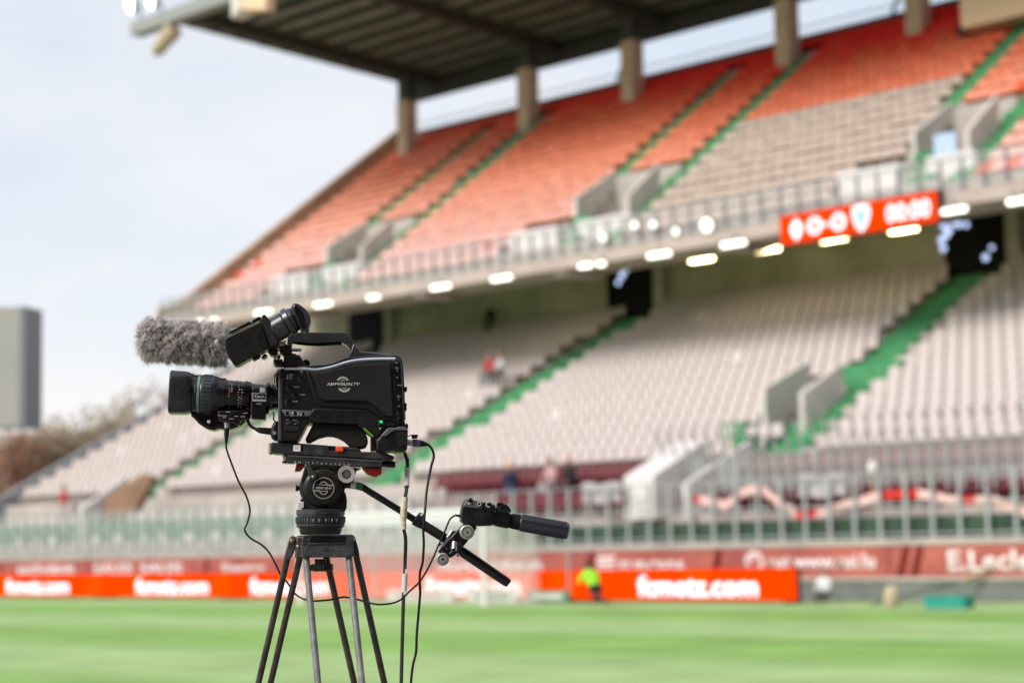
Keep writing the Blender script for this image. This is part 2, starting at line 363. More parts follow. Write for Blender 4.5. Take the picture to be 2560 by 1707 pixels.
for k in range(9):
    w = MB(); w.sbox(50.9, 51.6, -114+k*13, -113.3+k*13, 10.5, 18.5); w.build('column', 'concrete_tan', ms)

# ------------------------------------------------------------ perimeter wall with advertising banners
wall = empty('perimeter_wall', S(-20,0,0), 'low concrete wall hung with maroon advertising banners behind the goal', 'wall')
w = MB(); w.sbox(-62,22,.03,.40,-.3,1.34); w.sbox(-62,22,.0,.03,-.3,.50); w.build('wall_base', 'wall_base', wall)
w = MB(); w.sbox(-62,22,-.06,.45,1.36,1.52); w.build('coping', 'concrete', wall, .01)
w = MB(); w.sbox(-62,22,-.05,.03,.50,.60); w.build('ledge', 'concrete', wall, .01)
spans = [(-62,-45.6),(-45.6,-40.2),(-40.2,-33.2),(-33.2,-28.2),(-28.2,-21.5),(-21.5,-14.6),(-14.6,-9.2),(-9.2,-3.9),(-3.9,1.2),(1.2,8),(8,15),(15,22)]
for i, (a, b_) in enumerate(spans):
    w = MB(); w.sbox(a+.02, b_-.02, -.025, .03, .605, 1.355); w.build('banner', 'banner', wall)
texts = [('E.Leclerc',-2.2,.75,.72,1.22), ('www.nsi.lu',-6.8,-4.3,.80,1.18), ('nsi',-7.6,-6.95,.82,1.14), ('EUROVIA',-12.85,-10.4,.78,1.06), ('Société',-20.3,-15.8,.78,1.12),
         ('Espace',-31.4,-29.0,.80,1.14), ('SALES',-39.5,-36.9,.80,1.20), ('SALES',-36.4,-33.8,.80,1.20), ('technitoit',-45.0,-40.8,.80,1.24)]
for tx, a, b_, z0, z1 in texts:
    text_mesh('lettering', tx, 'banner_text', wall, sign_fn(a, b_, z0, z1, -.026), offset=.03)
# round emblem of the nsi banner and the square emblem beside EUROVIA
w = MB()
for a0, a1, r0, r1 in ((30,200,.20,.30),(215,385,.20,.30),(60,160,.08,.15)):
    for k in range(10):
        A0, A1 = R(a0+(a1-a0)*k/10), R(a0+(a1-a0)*(k+1)/10)
        q = [S(-8.08+math.cos(A)*rr, -.034, 1.0+math.sin(A)*rr*.95) for A, rr in ((A0,r0),(A1,r0),(A1,r1),(A0,r1))]
        w.prism(q, BV*.008)
w.build('emblem', 'banner_text', wall, smooth=0)
w = MB()
for k in range(3): w.prism([S(-13.72+.0, -.034, 1.20-k*.16), S(-13.0, -.034, 1.22-k*.16), S(-13.05, -.034, 1.12-k*.16), S(-13.66, -.034, 1.10-k*.16)], BV*.008)
w.build('emblem', 'banner_text', wall, smooth=0)
# pale and red slanted stripes printed on the banner between the names
w = MB()
for s0 in (-3.7,-3.3,-9.6,-14.2,-21.0,-32.6,-46.5): w.prism([S(s0,-.031,.61),S(s0+.26,-.031,.61),S(s0+.46,-.031,1.35),S(s0+.24,-.031,1.35)], BV*.006)
w.build('stripe', 'red_clamp', wall, smooth=0)

# ------------------------------------------------------------ fence on the wall
fence = empty('spectator_fence', S(-20,.2,1.52), 'grey steel post fence standing on top of the maroon banner wall', 'fence')
post_me = None
def rep(proto_holder, name, mb_fn, matn, parent, loc, rot=None):
    """first call builds the mesh round the origin, later ones share it"""
    if proto_holder.get('me') is None:
        mb = mb_fn(); me = bpy.data.meshes.new(name); me.from_pydata(mb.v, [], mb.f)
        for q in (matn if isinstance(matn, (list, tuple)) else [matn]): me.materials.append(M[q])
        if isinstance(matn, (list, tuple)): me.polygons.foreach_set('material_index', mb.mi)
        proto_holder['me'] = me
    root = parent
    while root.parent: root = root.parent
    o = bpy.data.objects.new(name, proto_holder['me']); COL.objects.link(o); o.parent = parent
    o.location = Vector(loc)-root.location; o.rotation_euler.z = ROTZ if rot is None else rot
    return o
def boxmb(x0, x1, y0, y1, z0, z1):
    mb = MB(); mb.box(x0, x1, y0, y1, z0, z1); return mb
H1 = {}; s = -60.1
while s < 2.5:
    rep(H1, 'post', lambda: boxmb(-.042,.042,-.03,.03,0,1.62), 'rail_grey', fence, S(s,.2,1.52)); s += .765
w = MB()
for z in (1.62, 2.35, 3.1): w.sbox(-60,2.6,.18,.22,z,z+.035)
w.build('rail', 'rail_grey', fence)
w = MB(); w.add([S(-60,.25,1.6),S(-18,.25,1.6),S(-18,.25,3.12),S(-60,.25,3.12)], [(0,1,2,3)]); w.build('mesh_panel', 'fence_mesh', fence, smooth=0)
tallf = empty('inner_fence', S(-5,2,1.6), 'tall close-set grey railing in front of the maroon seats', 'fence')
H2 = {}; s = -12.9
while s < 2.5:
    def tall():
        mb = MB(); mb.box(-.032,.032,-.025,.025,0,2.3)
        mb.hexa([(-.032,-.025,2.3),(.032,-.025,2.3),(.032,.025,2.3),(-.032,.025,2.3),(-.032,-.35,3.15),(.032,-.35,3.15),(.032,-.30,3.15),(-.032,-.30,3.15)]); return mb
    rep(H2, 'post', tall, 'rail_grey', tallf, S(s,2.0,1.6)); s += .45
w = MB()
for z in (2.95, 3.88): w.sbox(-13,2.6,1.94,1.97,z,z+.03)
w.build('rail', 'rail_grey', tallf)
w = MB(); w.add([S(-13,2.05,3.0),S(2.6,2.05,3.0),S(2.6,2.05,3.9),S(-13,2.05,3.9)], [(0,1,2,3)]); w.build('mesh_panel', 'fence_mesh', tallf, smooth=0)

# ------------------------------------------------------------ grandstand
LT0, LZ0, LD, LR_, LN = 4.2, 3.75, .80, .424, 17        # lower tier: first row, level, depth, rise, rows
UT0, UZ0, UD, UR_, UN = 10.2, 12.0, .70, .505, 19       # upper tier
stand = empty('grandstand', S(-25,10,0), 'two-tier roofed stand with pale lower seats and red upper seats', 'grandstand')
lower_vom = [(-12.7,-11.3,6.4,8.5)]
upper_vom = [(-41.4,-38.2,12.6,14.9), (-26.5,-23.2,12.6,14.9), (-11.3,-8.9,12.6,14.9)]
def segs(a, b_, cuts):
    out = [(a, b_)]
    for c0, c1 in cuts:
        nxt = []
        for x0, x1 in out:
            if c1 <= x0 or c0 >= x1: nxt.append((x0, x1)); continue
            if c0 > x0: nxt.append((x0, c0))
            if c1 < x1: nxt.append((c1, x1))
        out = nxt
    return out
w = MB()
LS0, LS1 = -53.2, 8.0; US0, US1 = -48.6, 8.0
for i in range(LN):
    t0 = LT0+i*LD; z = LZ0+i*LR_
    cuts = [(v[0], v[1]) for v in lower_vom if v[2] < t0+LD*.6 and v[3] > t0+LD*.4]
    for a, b_ in segs(LS0, LS1, cuts): w.sbox(a, b_, t0, t0+LD+.05, z-1.0, z)
w.sbox(LS0, LS1, .5, 4.25, -.3, 2.0)
w.sbox(LS0, LS1, 1.2, 4.24, 2.0, 2.3); w.sbox(LS0, LS1, 2.6, 4.23, 2.3, 2.85)
w.build('lower_terrace', 'concrete', stand)
w = MB(); w.sbox(LS0+.1, LS1, 4.3, 17.4, -.3, 2.7)
w.prism([S(LS0+.1,4.3,2.7),S(LS0+.1,17.4,2.7),S(LS0+.1,17.4,9.4)], EV*(LS1-LS0-.2)); w.build('lower_base', 'concrete', stand, smooth=0)
w = MB()
w.prism([S(LS0-.02,.5,-.3),S(LS0-.02,.5,3.0),S(LS0-.02,4.0,4.15),S(LS0-.02,18,11.5),S(LS0-.02,18,-.3)], -EV*.35); w.build('end_wall', 'stringer_grey', stand, smooth=0)
w = MB(); w.sbox(-24.5, LS1, 4.10, 4.18, 2.85, 3.72); w.sbox(-13, LS1, 2.50, 2.58, 2.0, 2.84); w.build('maroon_riser', 'maroon', stand)
w = MB(); w.sbox(LS0, -24.52, 4.10, 4.18, 2.85, 3.72); w.build('riser', 'concrete', stand)
# low green wall before the seats and the concourse rail
w = MB(); w.sbox(-18,LS1,.42,.48,1.50,2.06); w.build('green_wall', 'green_wall', stand)
w = MB(); w.sbox(-52.5,-18.1,1.10,1.16,1.52,2.75); w.build('green_hoarding', 'green_board', stand)
H3 = {}
for k in range(22):
    s_ = -51.5+k*1.5+.25*math.sin(k*2.3)
    if s_ > -18.6: break
    def disc():
        mb = MB(); mb.lathe((0,0,0),(0,-.03,0),[(0,.26),(1,.26)],14); return mb
    rep(H3, 'roundel', disc, 'white_wall', stand, S(s_,1.08,2.05))
# maroon seat rows
def seat_mb(h=.40, wd=.44):
    mb = MB()
    mb.hexa([(-wd/2,.02,.38),(wd/2,.02,.38),(wd/2,.40,.36),(-wd/2,.40,.36),(-wd/2,.02,.43),(wd/2,.02,.43),(wd/2,.40,.41),(-wd/2,.40,.41)])
    mb.hexa([(-wd/2,.36,.41),(wd/2,.36,.41),(wd/2,.40,.41),(-wd/2,.40,.41),(-wd/2*.9,.47,.41+h),(wd/2*.9,.47,.41+h),(wd/2*.9,.50,.41+h),(-wd/2*.9,.50,.41+h)])
    mb.box(-.03,.03,.18,.24,0,.38)
    return mb
def in_rng(x, rs): return any(a <= x <= b_ for a, b_ in rs)
seats = []   # (s,t,z,material)
lo_aisles = lambda t: [(-28.1+.07*(t-7)-.5, -28.1+.07*(t-7)+.55), (-11.15-.09*(t-6.5)-.58, -11.15-.09*(t-6.5)+.6), (-43.3,-42.9), (3.6,4.8)]
for i in range(LN-1):
    t0 = LT0+i*LD; z = LZ0+i*LR_
    ex = [(a-.2, b_+.75) for a, b_ in lo_aisles(t0)] + [(v[0]-.35, v[1]+.3) for v in lower_vom if v[2]-.2 < t0+.4 < v[3]+.5]
    s = LS0+.4
    while s < LS1:
        if not in_rng(s, ex): seats.append((s, t0+.30, z, 'seat_pale' if random.random() > .006 else 'seat_white'))
        s += .5
up_main = [-38.0,-22.9,-8.5,6.5]; up_short = [-42.1,-26.9,-12.0]
def up_ex(t):
    ex = []
    for c in up_main:
        if t < 22.6: ex.append((c-.48-.02*(t-11), c+.72-.02*(t-11)))
    for k, c in enumerate(up_short):
        if 14.9 < t < 22.4: ex.append((c-.42, c+.68))
    for v in upper_vom:
        if v[2]-.9 < t+.35 < v[3]+.2: ex.append((v[0]-.35, v[1]+.3))
        if t < 12.2: ex.append((v[0]-2.2, v[1]+.75))
    return ex
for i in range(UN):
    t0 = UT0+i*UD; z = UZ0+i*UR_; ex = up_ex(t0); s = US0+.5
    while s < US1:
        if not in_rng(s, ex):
            fade_glare = max(0, min(14, int(round((i-max(0, (-24-s)/24*4.0))*14/17.0+random.uniform(-.6,.6)))))  # fading by row, plus left-end glare put into the seat colour
            mm = 'seat_red%d' % fade_glare
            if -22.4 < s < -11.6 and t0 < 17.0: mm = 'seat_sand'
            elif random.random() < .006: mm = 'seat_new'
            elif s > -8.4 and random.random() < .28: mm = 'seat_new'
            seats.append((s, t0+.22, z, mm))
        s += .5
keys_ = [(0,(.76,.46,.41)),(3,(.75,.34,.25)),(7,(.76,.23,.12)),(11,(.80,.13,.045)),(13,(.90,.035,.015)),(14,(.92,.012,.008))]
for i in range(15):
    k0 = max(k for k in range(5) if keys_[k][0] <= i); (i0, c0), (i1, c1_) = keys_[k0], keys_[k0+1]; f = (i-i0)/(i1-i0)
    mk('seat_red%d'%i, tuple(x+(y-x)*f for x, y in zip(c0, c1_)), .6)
mk('seat_pale', (.525,.458,.440), .6); mk('seat_white', (.64,.59,.57), .6); mk('seat_sand', (.50,.40,.34), .65); mk('seat_new', (.75,.07,.015), .5)
for (t0, z, a, b_) in ((1.75,2.3,-24,LS1),(3.0,2.85,-24,LS1)):
    s = a
    while s < b_:
        seats.append((s, t0, z+(.0 if t0 < 2 else .30), 'maroon')); s += .5
def dist(q):
    p = S(q[0], q[1], q[2]); v = p-EYE; d = v.dot(_fw); x = v.dot(RIGHT)/d*FPX
    return d + (1e4 if abs(x) > 1290 or abs(v.dot(UP)/d*FPX) > 860 else 0)
order = sorted(seats, key=dist)
protos = {}
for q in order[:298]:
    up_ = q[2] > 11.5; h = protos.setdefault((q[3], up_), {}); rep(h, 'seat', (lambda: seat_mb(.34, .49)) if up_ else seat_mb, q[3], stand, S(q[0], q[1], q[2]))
rest = order[298:]; names = sorted(set(q[3] for q in rest)); bf = seat_mb().f
base_lo = np.array(seat_mb().v); base_up = np.array(seat_mb(.34, .49).v)
V = []; Fc = []; MI = []; cz, sz = math.cos(ROTZ), math.sin(ROTZ)
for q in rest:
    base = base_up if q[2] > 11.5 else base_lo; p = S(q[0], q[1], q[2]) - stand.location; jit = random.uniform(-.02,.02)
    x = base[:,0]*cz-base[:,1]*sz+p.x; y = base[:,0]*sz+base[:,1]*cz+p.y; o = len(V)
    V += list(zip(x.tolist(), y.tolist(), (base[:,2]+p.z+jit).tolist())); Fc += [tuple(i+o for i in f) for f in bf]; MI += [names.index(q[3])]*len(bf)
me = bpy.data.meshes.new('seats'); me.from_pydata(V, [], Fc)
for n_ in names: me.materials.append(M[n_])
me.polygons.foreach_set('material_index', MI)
so = bpy.data.objects.new('seats', me); COL.objects.link(so); so.parent = stand; so['kind'] = 'stuff'
# green aisle steps
for c in range(3):
    w = MB()
    for i in range(LN):
        t0 = LT0+i*LD; z = LZ0+i*LR_; a, b_ = lo_aisles(t0)[c]
        if c == 1 and t0 < 5.0: continue
        w.sbox(a-.22, b_, t0-.015, t0+.45, z-.24, z+.02); w.sbox(a-.22, b_, t0+.40, t0+.85, z, z+.21)
    w.build('aisle', 'aisle_green', stand)
w = MB(); w.sbox(-11.9,-9.6,9.0,9.25,6.30,6.85); w.build('landing', 'aisle_green', stand); w = MB(); w.sbox(-13.7,-12.9,5.6,6.5,4.5,5.1); w.build('landing', 'aisle_green', stand); w = MB(); w.sbox(-12.3,-11.8,4.3,5.4,3.6,4.6); w.build('landing', 'aisle_green', stand)
for c in range(3):
    w = MB()
    for i in range(UN):
        t0 = UT0+i*UD; z = UZ0+i*UR_
        if t0 > 22.4: continue
        x = up_main[c]-.02*(t0-11); w.sbox(x-.5, x+.42, t0-.015, t0+.38, z-.26, z+.03); w.sbox(x-.42, x+.42, t0+.36, t0+.75, z, z+.26)
    w.build('aisle', 'aisle_green', stand)
    w = MB()
    for i in range(UN):
        t0 = UT0+i*UD; z = UZ0+i*UR_
        if 14.8 < t0 < 22.4:
            x = up_short[c]; w.sbox(x-.46, x+.38, t0-.015, t0+.38, z-.26, z+.03); w.sbox(x-.38, x+.38, t0+.36, t0+.75, z, z+.26)
    w.build('aisle', 'aisle_green', stand); w = MB()
    for i in range(4):
        t0 = UT0+i*UD; z = UZ0+i*UR_; w.sbox(upper_vom[c][0]+1.5-.5*(t0-9.6), upper_vom[c][0]+2.4-.5*(t0-9.6), t0+.02, t0+.76, z, z+.24)
    w.build('aisle', 'aisle_green', stand)
# upper terrace
w = MB()
for i in range(UN):
    t0 = UT0+i*UD; z = UZ0+i*UR_
    cuts = [(v[0], v[1]) for v in upper_vom if v[2] < t0+.4 and v[3] > t0+.3]
    for a, b_ in segs(US0, US1, cuts): w.sbox(a, b_, t0, t0+UD+.04, z-.62, z)
w.sbox(US0, US1, 9.2, 10.24, 11.42, 12.0)
w.build('upper_terrace', 'concrete', stand)
w = MB(); w.hexa([S(US0,9.3,11.25),S(US1,9.3,11.25),S(US1,11.3,11.25),S(US0,11.3,11.25),S(US0,9.3,11.41),S(US1,9.3,11.41),S(US1,11.3,11.41),S(US0,11.3,11.41)])
w.hexa([S(US0,11.3,11.25),S(US1,11.3,11.25),S(US1,24,20.4),S(US0,24,20.4),S(US0,11.3,11.40),S(US1,11.3,11.40),S(US1,24,20.55),S(US0,24,20.55)])
w.build('soffit', 'soffit', stand, smooth=0)
w = MB(); w.sbox(US0-.1, US1, 8.90, 9.22, 11.19, 11.62); w.build('fascia', 'fascia', stand, .01)
cs = [-47.6+7.5*k for k in range(8)]          # raker beams
cols_ = [-46.9,-38.5,-32.05,-23.6,-17.35,-9.2,-2.8,5.4]     # columns stand in unequal bays
for c in cs:
    w = MB(); w.prism([S(c+1.0,9.22,11.24),S(c+1.0,9.0,11.02),S(c+1.0,10.6,11.02),S(c+1.0,12.0,11.5),S(c+1.0,17.4,15.4),S(c+1.0,17.4,15.6),S(c+1.0,11.3,11.24)], EV*.6); w.build('raker_beam', 'fascia', stand, smooth=0)
# vomitories
for (a, b_, t0, t1) in upper_vom:
    zf = UZ0+UR_*2; zt = UZ0+UR_*((t1-UT0)/UD)
    up_z = lambda q: UZ0-.1+UR_*((q-UT0)/UD)
    for x, q0, q1, h0, h1 in ((a-.18, 12.7, 14.9, .85, .55), (b_, 11.8, 13.55, 1.0, 1.12)):
        w = MB(); w.prism([S(x,q0,up_z(q0)-.5),S(x,q0,up_z(q0)+h0),S(x,q1,up_z(q1)+h1),S(x,q1,up_z(q0)-.5)], EV*.18); w.build('vomitory_wall', 'grey_wall', stand, .01)
    w = MB(); w.sbox(a, b_, t1, t1+.15, zf-.5, zt+.25); w.build('vomitory_lintel', 'concrete', stand)
    w = MB(); w.sbox(a, b_, t0-.1, t1-.02, zf-.62, zf-.5); w.build('vomitory_floor', 'concrete', stand)
    for p0, p1 in ((a-2.2, a+.25), (a+1.25, b_+.6)):
        w = MB()
        w.sbox(p0, p1, 11.35, 11.5, 12.3, 13.35); w.sbox(p0, p1, 11.5, 12.15, 12.4, 13.25)
        w.build('white_parapet', 'white_wall', stand, .02)
for (a, b_, t0, t1) in lower_vom:
    zz0 = LZ0+LR_*((t0-LT0)/LD); zt = LZ0+LR_*((t1-LT0)/LD)
    if t0 < 4: zz0, zt = 2.4, 4.75
    if t0 > 4:
        lo_z = lambda q: LZ0+.05+LR_*((q-LT0)/LD)
        for x, q0, q1, h0, h1 in ((a-.18, 6.4, 8.55, 1.15, .92), (b_, 6.2, 8.15, 1.0, .92)):
            w = MB(); w.prism([S(x,q0,lo_z(q0)-.5),S(x,q0,lo_z(q0)+h0),S(x,q1,lo_z(q1)+h1),S(x,q1,lo_z(q0)-.5)], EV*.18); w.build('vomitory_wall', 'grey_wall', stand, .01)
    w = MB(); w.sbox(a, b_, t1, t1+.15, zz0-.9, zt+.2); w.build('vomitory_lintel', 'concrete', stand)
# white stair walls at the foot of the lower tier
w = MB(); w.prism([S(-13.3,.7,2.2),S(-13.3,.7,3.40),S(-13.3,3.0,4.45),S(-13.3,3.0,2.2)], EV*1.15); w.build('stair_wall', 'white_wall', stand, .01)
w = MB(); w.prism([S(-11.2,.8,2.2),S(-11.2,.8,3.15),S(-11.2,3.7,4.40),S(-11.2,3.7,2.2)], EV*.16); w.build('stair_wall', 'white_wall', stand, .01)
w = MB(); w.prism([S(-41.7,.7,1.6),S(-41.7,.7,3.3),S(-41.7,2.75,4.6),S(-41.7,2.75,1.6)], EV*.2); w.build('stair_wall', 'white_wall', stand, .01)
w = MB(); w.prism([S(at_t(x*1.0884,y*1.0884,1.6)[0],1.6,at_t(x*1.0884,y*1.0884,1.6)[1]) for x,y in ((238,1186),(240,1140),(328,1088),(350,1096),(305,1180))], BV*.3); w.build('stair_side', 'brown_wall', stand)
# back wall of the lower tier, piers and doorways
w = MB(); w.sbox(LS0, LS1, 17.5, 17.8, 9.9, 16.2); w.build('back_wall', 'back_wall', stand)
for c in (-45.3,-29.05,-13.25,2.4):
    w = MB(); w.sbox(c, c+2.3, 16.98, 17.48, 10.3, 13.3); w.build('doorway', 'screen_black', stand, .02)
    w = MB(); w.sbox(c+2.35, c+2.85, 17.1, 17.5, 10.2, 15.4); w.build('pier', 'concrete', stand)
for sx, zz, rr in ((-28.2,12.15,.16),(-28.0,12.35,.14),(-28.4,11.9,.13),(-13.2,12.2,.17),(-13.0,12.0,.16),(-12.8,12.25,.15),(-13.3,11.7,.16),(-13.1,11.85,.14),(-12.95,12.4,.16),(-13.25,11.4,.14),(-12.6,12.15,.14),(-12.3,12.1,.12),(-11.6,10.9,.14),(-11.35,11.2,.10)):
    w = MB(); w.lathe(S(sx,16.97,zz), S(sx,16.94,zz), [(0,rr*.85),(1,rr*.85)], 8); w.build('bright_pane', 'screen_glow', stand, smooth=0)
# left end wall of the upper tier (raked parapet)
w = MB(); w.prism([S(US0-.3,9.0,11.3),S(US0-.3,9.0,12.3),S(US0-.3,10.2,12.75),S(US0-.3,24.2,23.1),S(US0-.3,24.2,20.6),S(US0-.3,11.5,11.3)], EV*.28); w.build('side_parapet', 'stringer', stand, smooth=0)
# back parapet of the upper tier
w = MB(); w.sbox(US0, US1, 23.6, 23.9, 20.6, 22.12); w.build('back_parapet', 'roof_beam', stand)
w = MB(); w.sbox(US0, US1, 23.6, 23.64, 22.45, 22.49); w.build('back_rail', 'roof_beam', stand)
# upper tier railing: posts, top rail, glazed panels
rl = MB(); rl.sbox(US0, US1, 9.02, 9.07, 12.62, 12.68); rl = rl.build('railing', 'rail_grey', stand)
H4 = {}; H5 = {}; s = US0+.1
while s < 2.0:
    rep(H4, 'post', lambda: boxmb(-.04,.04,-.03,.03,0,1.05), 'rail_dark', rl, S(s,9.05,11.6))
    rep(H5, 'glass_panel', lambda: boxmb(.05,.70,-.006,.006,.08,1.0), 'rail_glass', rl, S(s,9.05,11.6)); s += .75
# columns
for c in cols_:
    w = MB(); w.sbox(c-.42, c+.30, 21.8, 22.5, 19.6, 23.25); w.build('column', 'concrete_tan', stand, .01)
    w = MB(); w.sbox(c-.40, c+.28, 21.85, 22.45, 23.25, 24.7); w.build('column_head', 'roof_beam', stand, smooth=0)
# roof
roof = MB(); roof.hexa([S(US0-.2,9.9,25.55),S(US1,9.9,25.55),S(US1,25.2,24.75),S(US0-.2,25.2,24.75),S(US0-.2,9.9,25.85),S(US1,9.9,25.85),S(US1,25.2,25.05),S(US0-.2,25.2,25.05)])
roof = roof.build('roof', 'roof_deck', stand, smooth=0)
zr = lambda t: 25.55-(t-9.9)*.80/15.3
for k in range(11):
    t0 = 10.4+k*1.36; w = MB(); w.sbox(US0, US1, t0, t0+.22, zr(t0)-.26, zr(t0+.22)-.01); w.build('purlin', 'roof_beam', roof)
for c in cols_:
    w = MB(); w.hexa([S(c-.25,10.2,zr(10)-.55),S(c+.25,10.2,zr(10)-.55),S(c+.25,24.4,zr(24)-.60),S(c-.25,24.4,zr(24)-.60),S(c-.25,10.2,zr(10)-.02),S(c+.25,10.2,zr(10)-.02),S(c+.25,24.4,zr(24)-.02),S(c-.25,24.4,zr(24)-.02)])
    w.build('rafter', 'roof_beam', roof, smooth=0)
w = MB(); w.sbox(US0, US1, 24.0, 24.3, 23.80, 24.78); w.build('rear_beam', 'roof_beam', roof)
for k, c in enumerate(cols_):
    if k % 2 == 1:
        w = MB(); w.tube([S(c+3.6,24.1,22.1),S(c+4.6,24.1,24.1)], .07, 6); w.build('strut', 'roof_beam', roof)
w = MB(); w.sbox(US0-2.6, US1, 9.1, 9.75, 25.15, 25.75); w.build('front_gutter', 'roof_edge', roof, .02)
w = MB(); w.hexa([S(US0-.28,9.9,25.4),S(US0-.2,9.9,25.4),S(US0-.2,25.2,24.6),S(US0-.28,25.2,24.6),S(US0-.28,9.9,25.9),S(US0-.2,9.9,25.9),S(US0-.2,25.2,25.1),S(US0-.28,25.2,25.1)]); w.build('verge', 'roof_edge', roof)
# things under and on the roof
t_ = empty('loudspeaker', S(-41.6,9.0,24.4), 'pale boxy loudspeaker pair hanging from the roof front edge', 'loudspeaker')
w = MB(); w.prism([S(-42.7,8.6,24.1),S(-41.7,8.3,24.2),S(-41.7,9.2,24.2),S(-42.7,9.2,24.1)], Vector((0,0,1.15))); w.build('cabinet', 'white_wall', t_, .03)
w = MB(); w.prism([S(-41.6,8.3,24.2),S(-40.4,8.7,24.0),S(-40.4,9.2,24.0),S(-41.6,9.2,24.2)], Vector((0,0,1.2))); w.build('cabinet', 'box_tan', t_, .03)
w = MB(); w.sbox(-41.7,-41.5,8.8,9.1,25.2,25.6); w.build('bracket', 'rail_dark', t_)
t_ = empty('horn_loudspeaker', S(-48.6,9.3,24.4), 'tan curved horn hanging below the left end of the roof truss', 'loudspeaker')
w = MB(); w.lathe(S(-49.3,9.2,23.95), S(-47.9,9.3,24.85), [(0,.16),(.12,.30),(.5,.34),(.9,.42),(1,.36)], 16); w.build('horn', 'tan_cloth', t_)
w = MB(); w.tube([S(-48.5,9.3,24.5),S(-48.9,9.3,25.3)], .07, 6); w.build('bracket', 'rail_dark', t_)
for i, (px, py, lab) in enumerate(((320,8,'bright floodlight at the left end of the roof truss'), (368,-2,'bright floodlight second from the end of the roof truss'))):
    s_, z_ = at_t(px*1.0884, py*1.0884, 9.2)
    t_ = empty('floodlight', S(s_,9.2,z_), lab, 'floodlight', 'floodlights on the roof edge')
    w = MB(); w.lathe(S(s_,9.1,z_), S(s_-.12,8.78,z_-.05), [(0,.16),(.3,.42),(1,.46)], 14); w.build('housing', 'lamp_case', t_)
    w = MB(); w.lathe(S(s_-.12,8.775,z_-.05), S(s_-.14,8.72,z_-.06), [(0,.44),(1,.42)], 14); w.build('lamp', 'lamp_spot', t_)
    w = MB(); w.tube([S(s_,9.2,z_-.1),S(s_,9.3,25.6)], .06, 6); w.build('bracket', 'roof_edge', t_)
# dim lamp under the roof
t_ = empty('roof_lamp', S(-27.5,14.5,24.6), 'dim unlit lamp under the dark roof', 'lamp'); w = MB(); w.sbox(-28,-27.2,14.3,14.8,24.55,24.75); w.build('housing', 'box_tan', t_, .02)
# control room box at the upper right
t_ = empty('control_room', S(-10,21,19.7), 'tan boxy control room above the top seats at the right', 'control room')
w = MB(); w.sbox(-13.9,-3,19.6,23.2,19.65,23.4); w.build('wall', 'box_tan', t_, .03)
w = MB(); w.sbox(-14.6,-13.95,20.4,21.2,19.7,20.1); w.build('shelf', 'dark_void', t_, .02)
w = MB(); w.sbox(-12.6,-11.2,19.52,19.6,21.2,22.6); w.sbox(-10.6,-9.2,19.52,19.6,21.2,22.6); w.build('window', 'screen_black', t_)
# luminaires under the upper tier
rowA = [(742,695),(858,679),(1012,655),(1152,635),(1345,606),(1381,602),(1514,581),(1685,556),(2187,480),(2325,460),(2349,456),(605,713),(462,735),(492,731)]
rowB = [(1217,641),(1612,594),(1762,572),(1915,548),(2075,526)]
rowC = [(1463,516),(1557,531),(1628,518),(1505,515),(1390,545)]
wordsA = ['first','second','third','fourth','fifth','sixth','seventh','eighth','ninth','tenth','eleventh','twelfth','thirteenth','fourteenth']
rA = sorted(rowA)
for i, (x, y) in enumerate(rA):
    s_, z_ = at_t(x*1.0884, y*1.0884+4, 8.78); ln = .28 if x in (1381,2325,2349,492,462) else (.55 if x in (858,1345) else .95)
    t_ = empty('strip_light', S(s_,8.78,z_), 'white strip light under the upper tier front, %s counted from the left' % wordsA[i], 'light', 'white lights under the upper tier')
    w = MB(); w.sbox(s_-ln/2, s_+ln/2, 8.70, 8.86, z_-.08, z_+.06); w.build('tube', 'lamp_white', t_, .03)
    w = MB(); w.sbox(s_-ln/2-.05, s_+ln/2+.05, 8.69, 8.87, z_+.06, z_+.12); w.sbox(s_-.03, s_+.03, 8.80, 8.92, z_+.08, z_+.30); w.build('housing', 'lamp_case', t_)
for i, (x, y) in enumerate(rowB):
    s_, z_ = at_t(x*1.0884, y*1.0884, 13.0)
    t_ = empty('strip_light', S(s_,13,z_), 'warm yellow strip light deeper under the upper tier, %s from the left' % wordsA[i], 'light', 'warm lights under the upper tier')
    w = MB(); w.sbox(s_-.5, s_+.5, 12.9, 13.1, z_-.09, z_+.06); w.build('tube', 'lamp_warm', t_, .03)
    w = MB(); w.sbox(s_-.55, s_+.55, 12.88, 13.12, z_+.06, z_+.12); w.sbox(s_-.03, s_+.03, 12.97, 13.03, z_+.12, 12.5); w.build('housing', 'lamp_case', t_)
labC = {1463:'round white spotlight clipped to the upper railing beside the white parapet', 1557:'small round spotlight low on the upper railing left of the scoreboard', 1628:'wide white spotlight on the upper railing just left of the scoreboard', 1505:'round white spotlight on the upper railing by the green aisle', 1390:'pale spotlight on the upper railing, leftmost of its row'}
for i, (x, y) in enumerate(rowC):
    s_, z_ = at_t(x*1.0884, y*1.0884, 8.9); r_ = .26 if x == 1628 else .14
    t_ = empty('spotlight', S(s_,8.9,z_), labC[x], 'spotlight', 'spotlights on the upper railing')
    w = MB(); w.lathe(S(s_,8.98,z_), S(s_,8.80,z_-.03), [(0,r_*.5),(1,r_)], 14); w.build('housing', 'lamp_case', t_)
    w = MB(); w.lathe(S(s_,8.798,z_-.03), S(s_,8.78,z_-.035), [(0,r_*.95),(1,r_*.8)], 14); w.build('lens', 'lamp_soft', t_)
    w = MB(); w.sbox(s_-.03, s_+.03, 8.95, 9.0, z_-.2, z_+.2); w.build('bracket', 'rail_dark', t_)
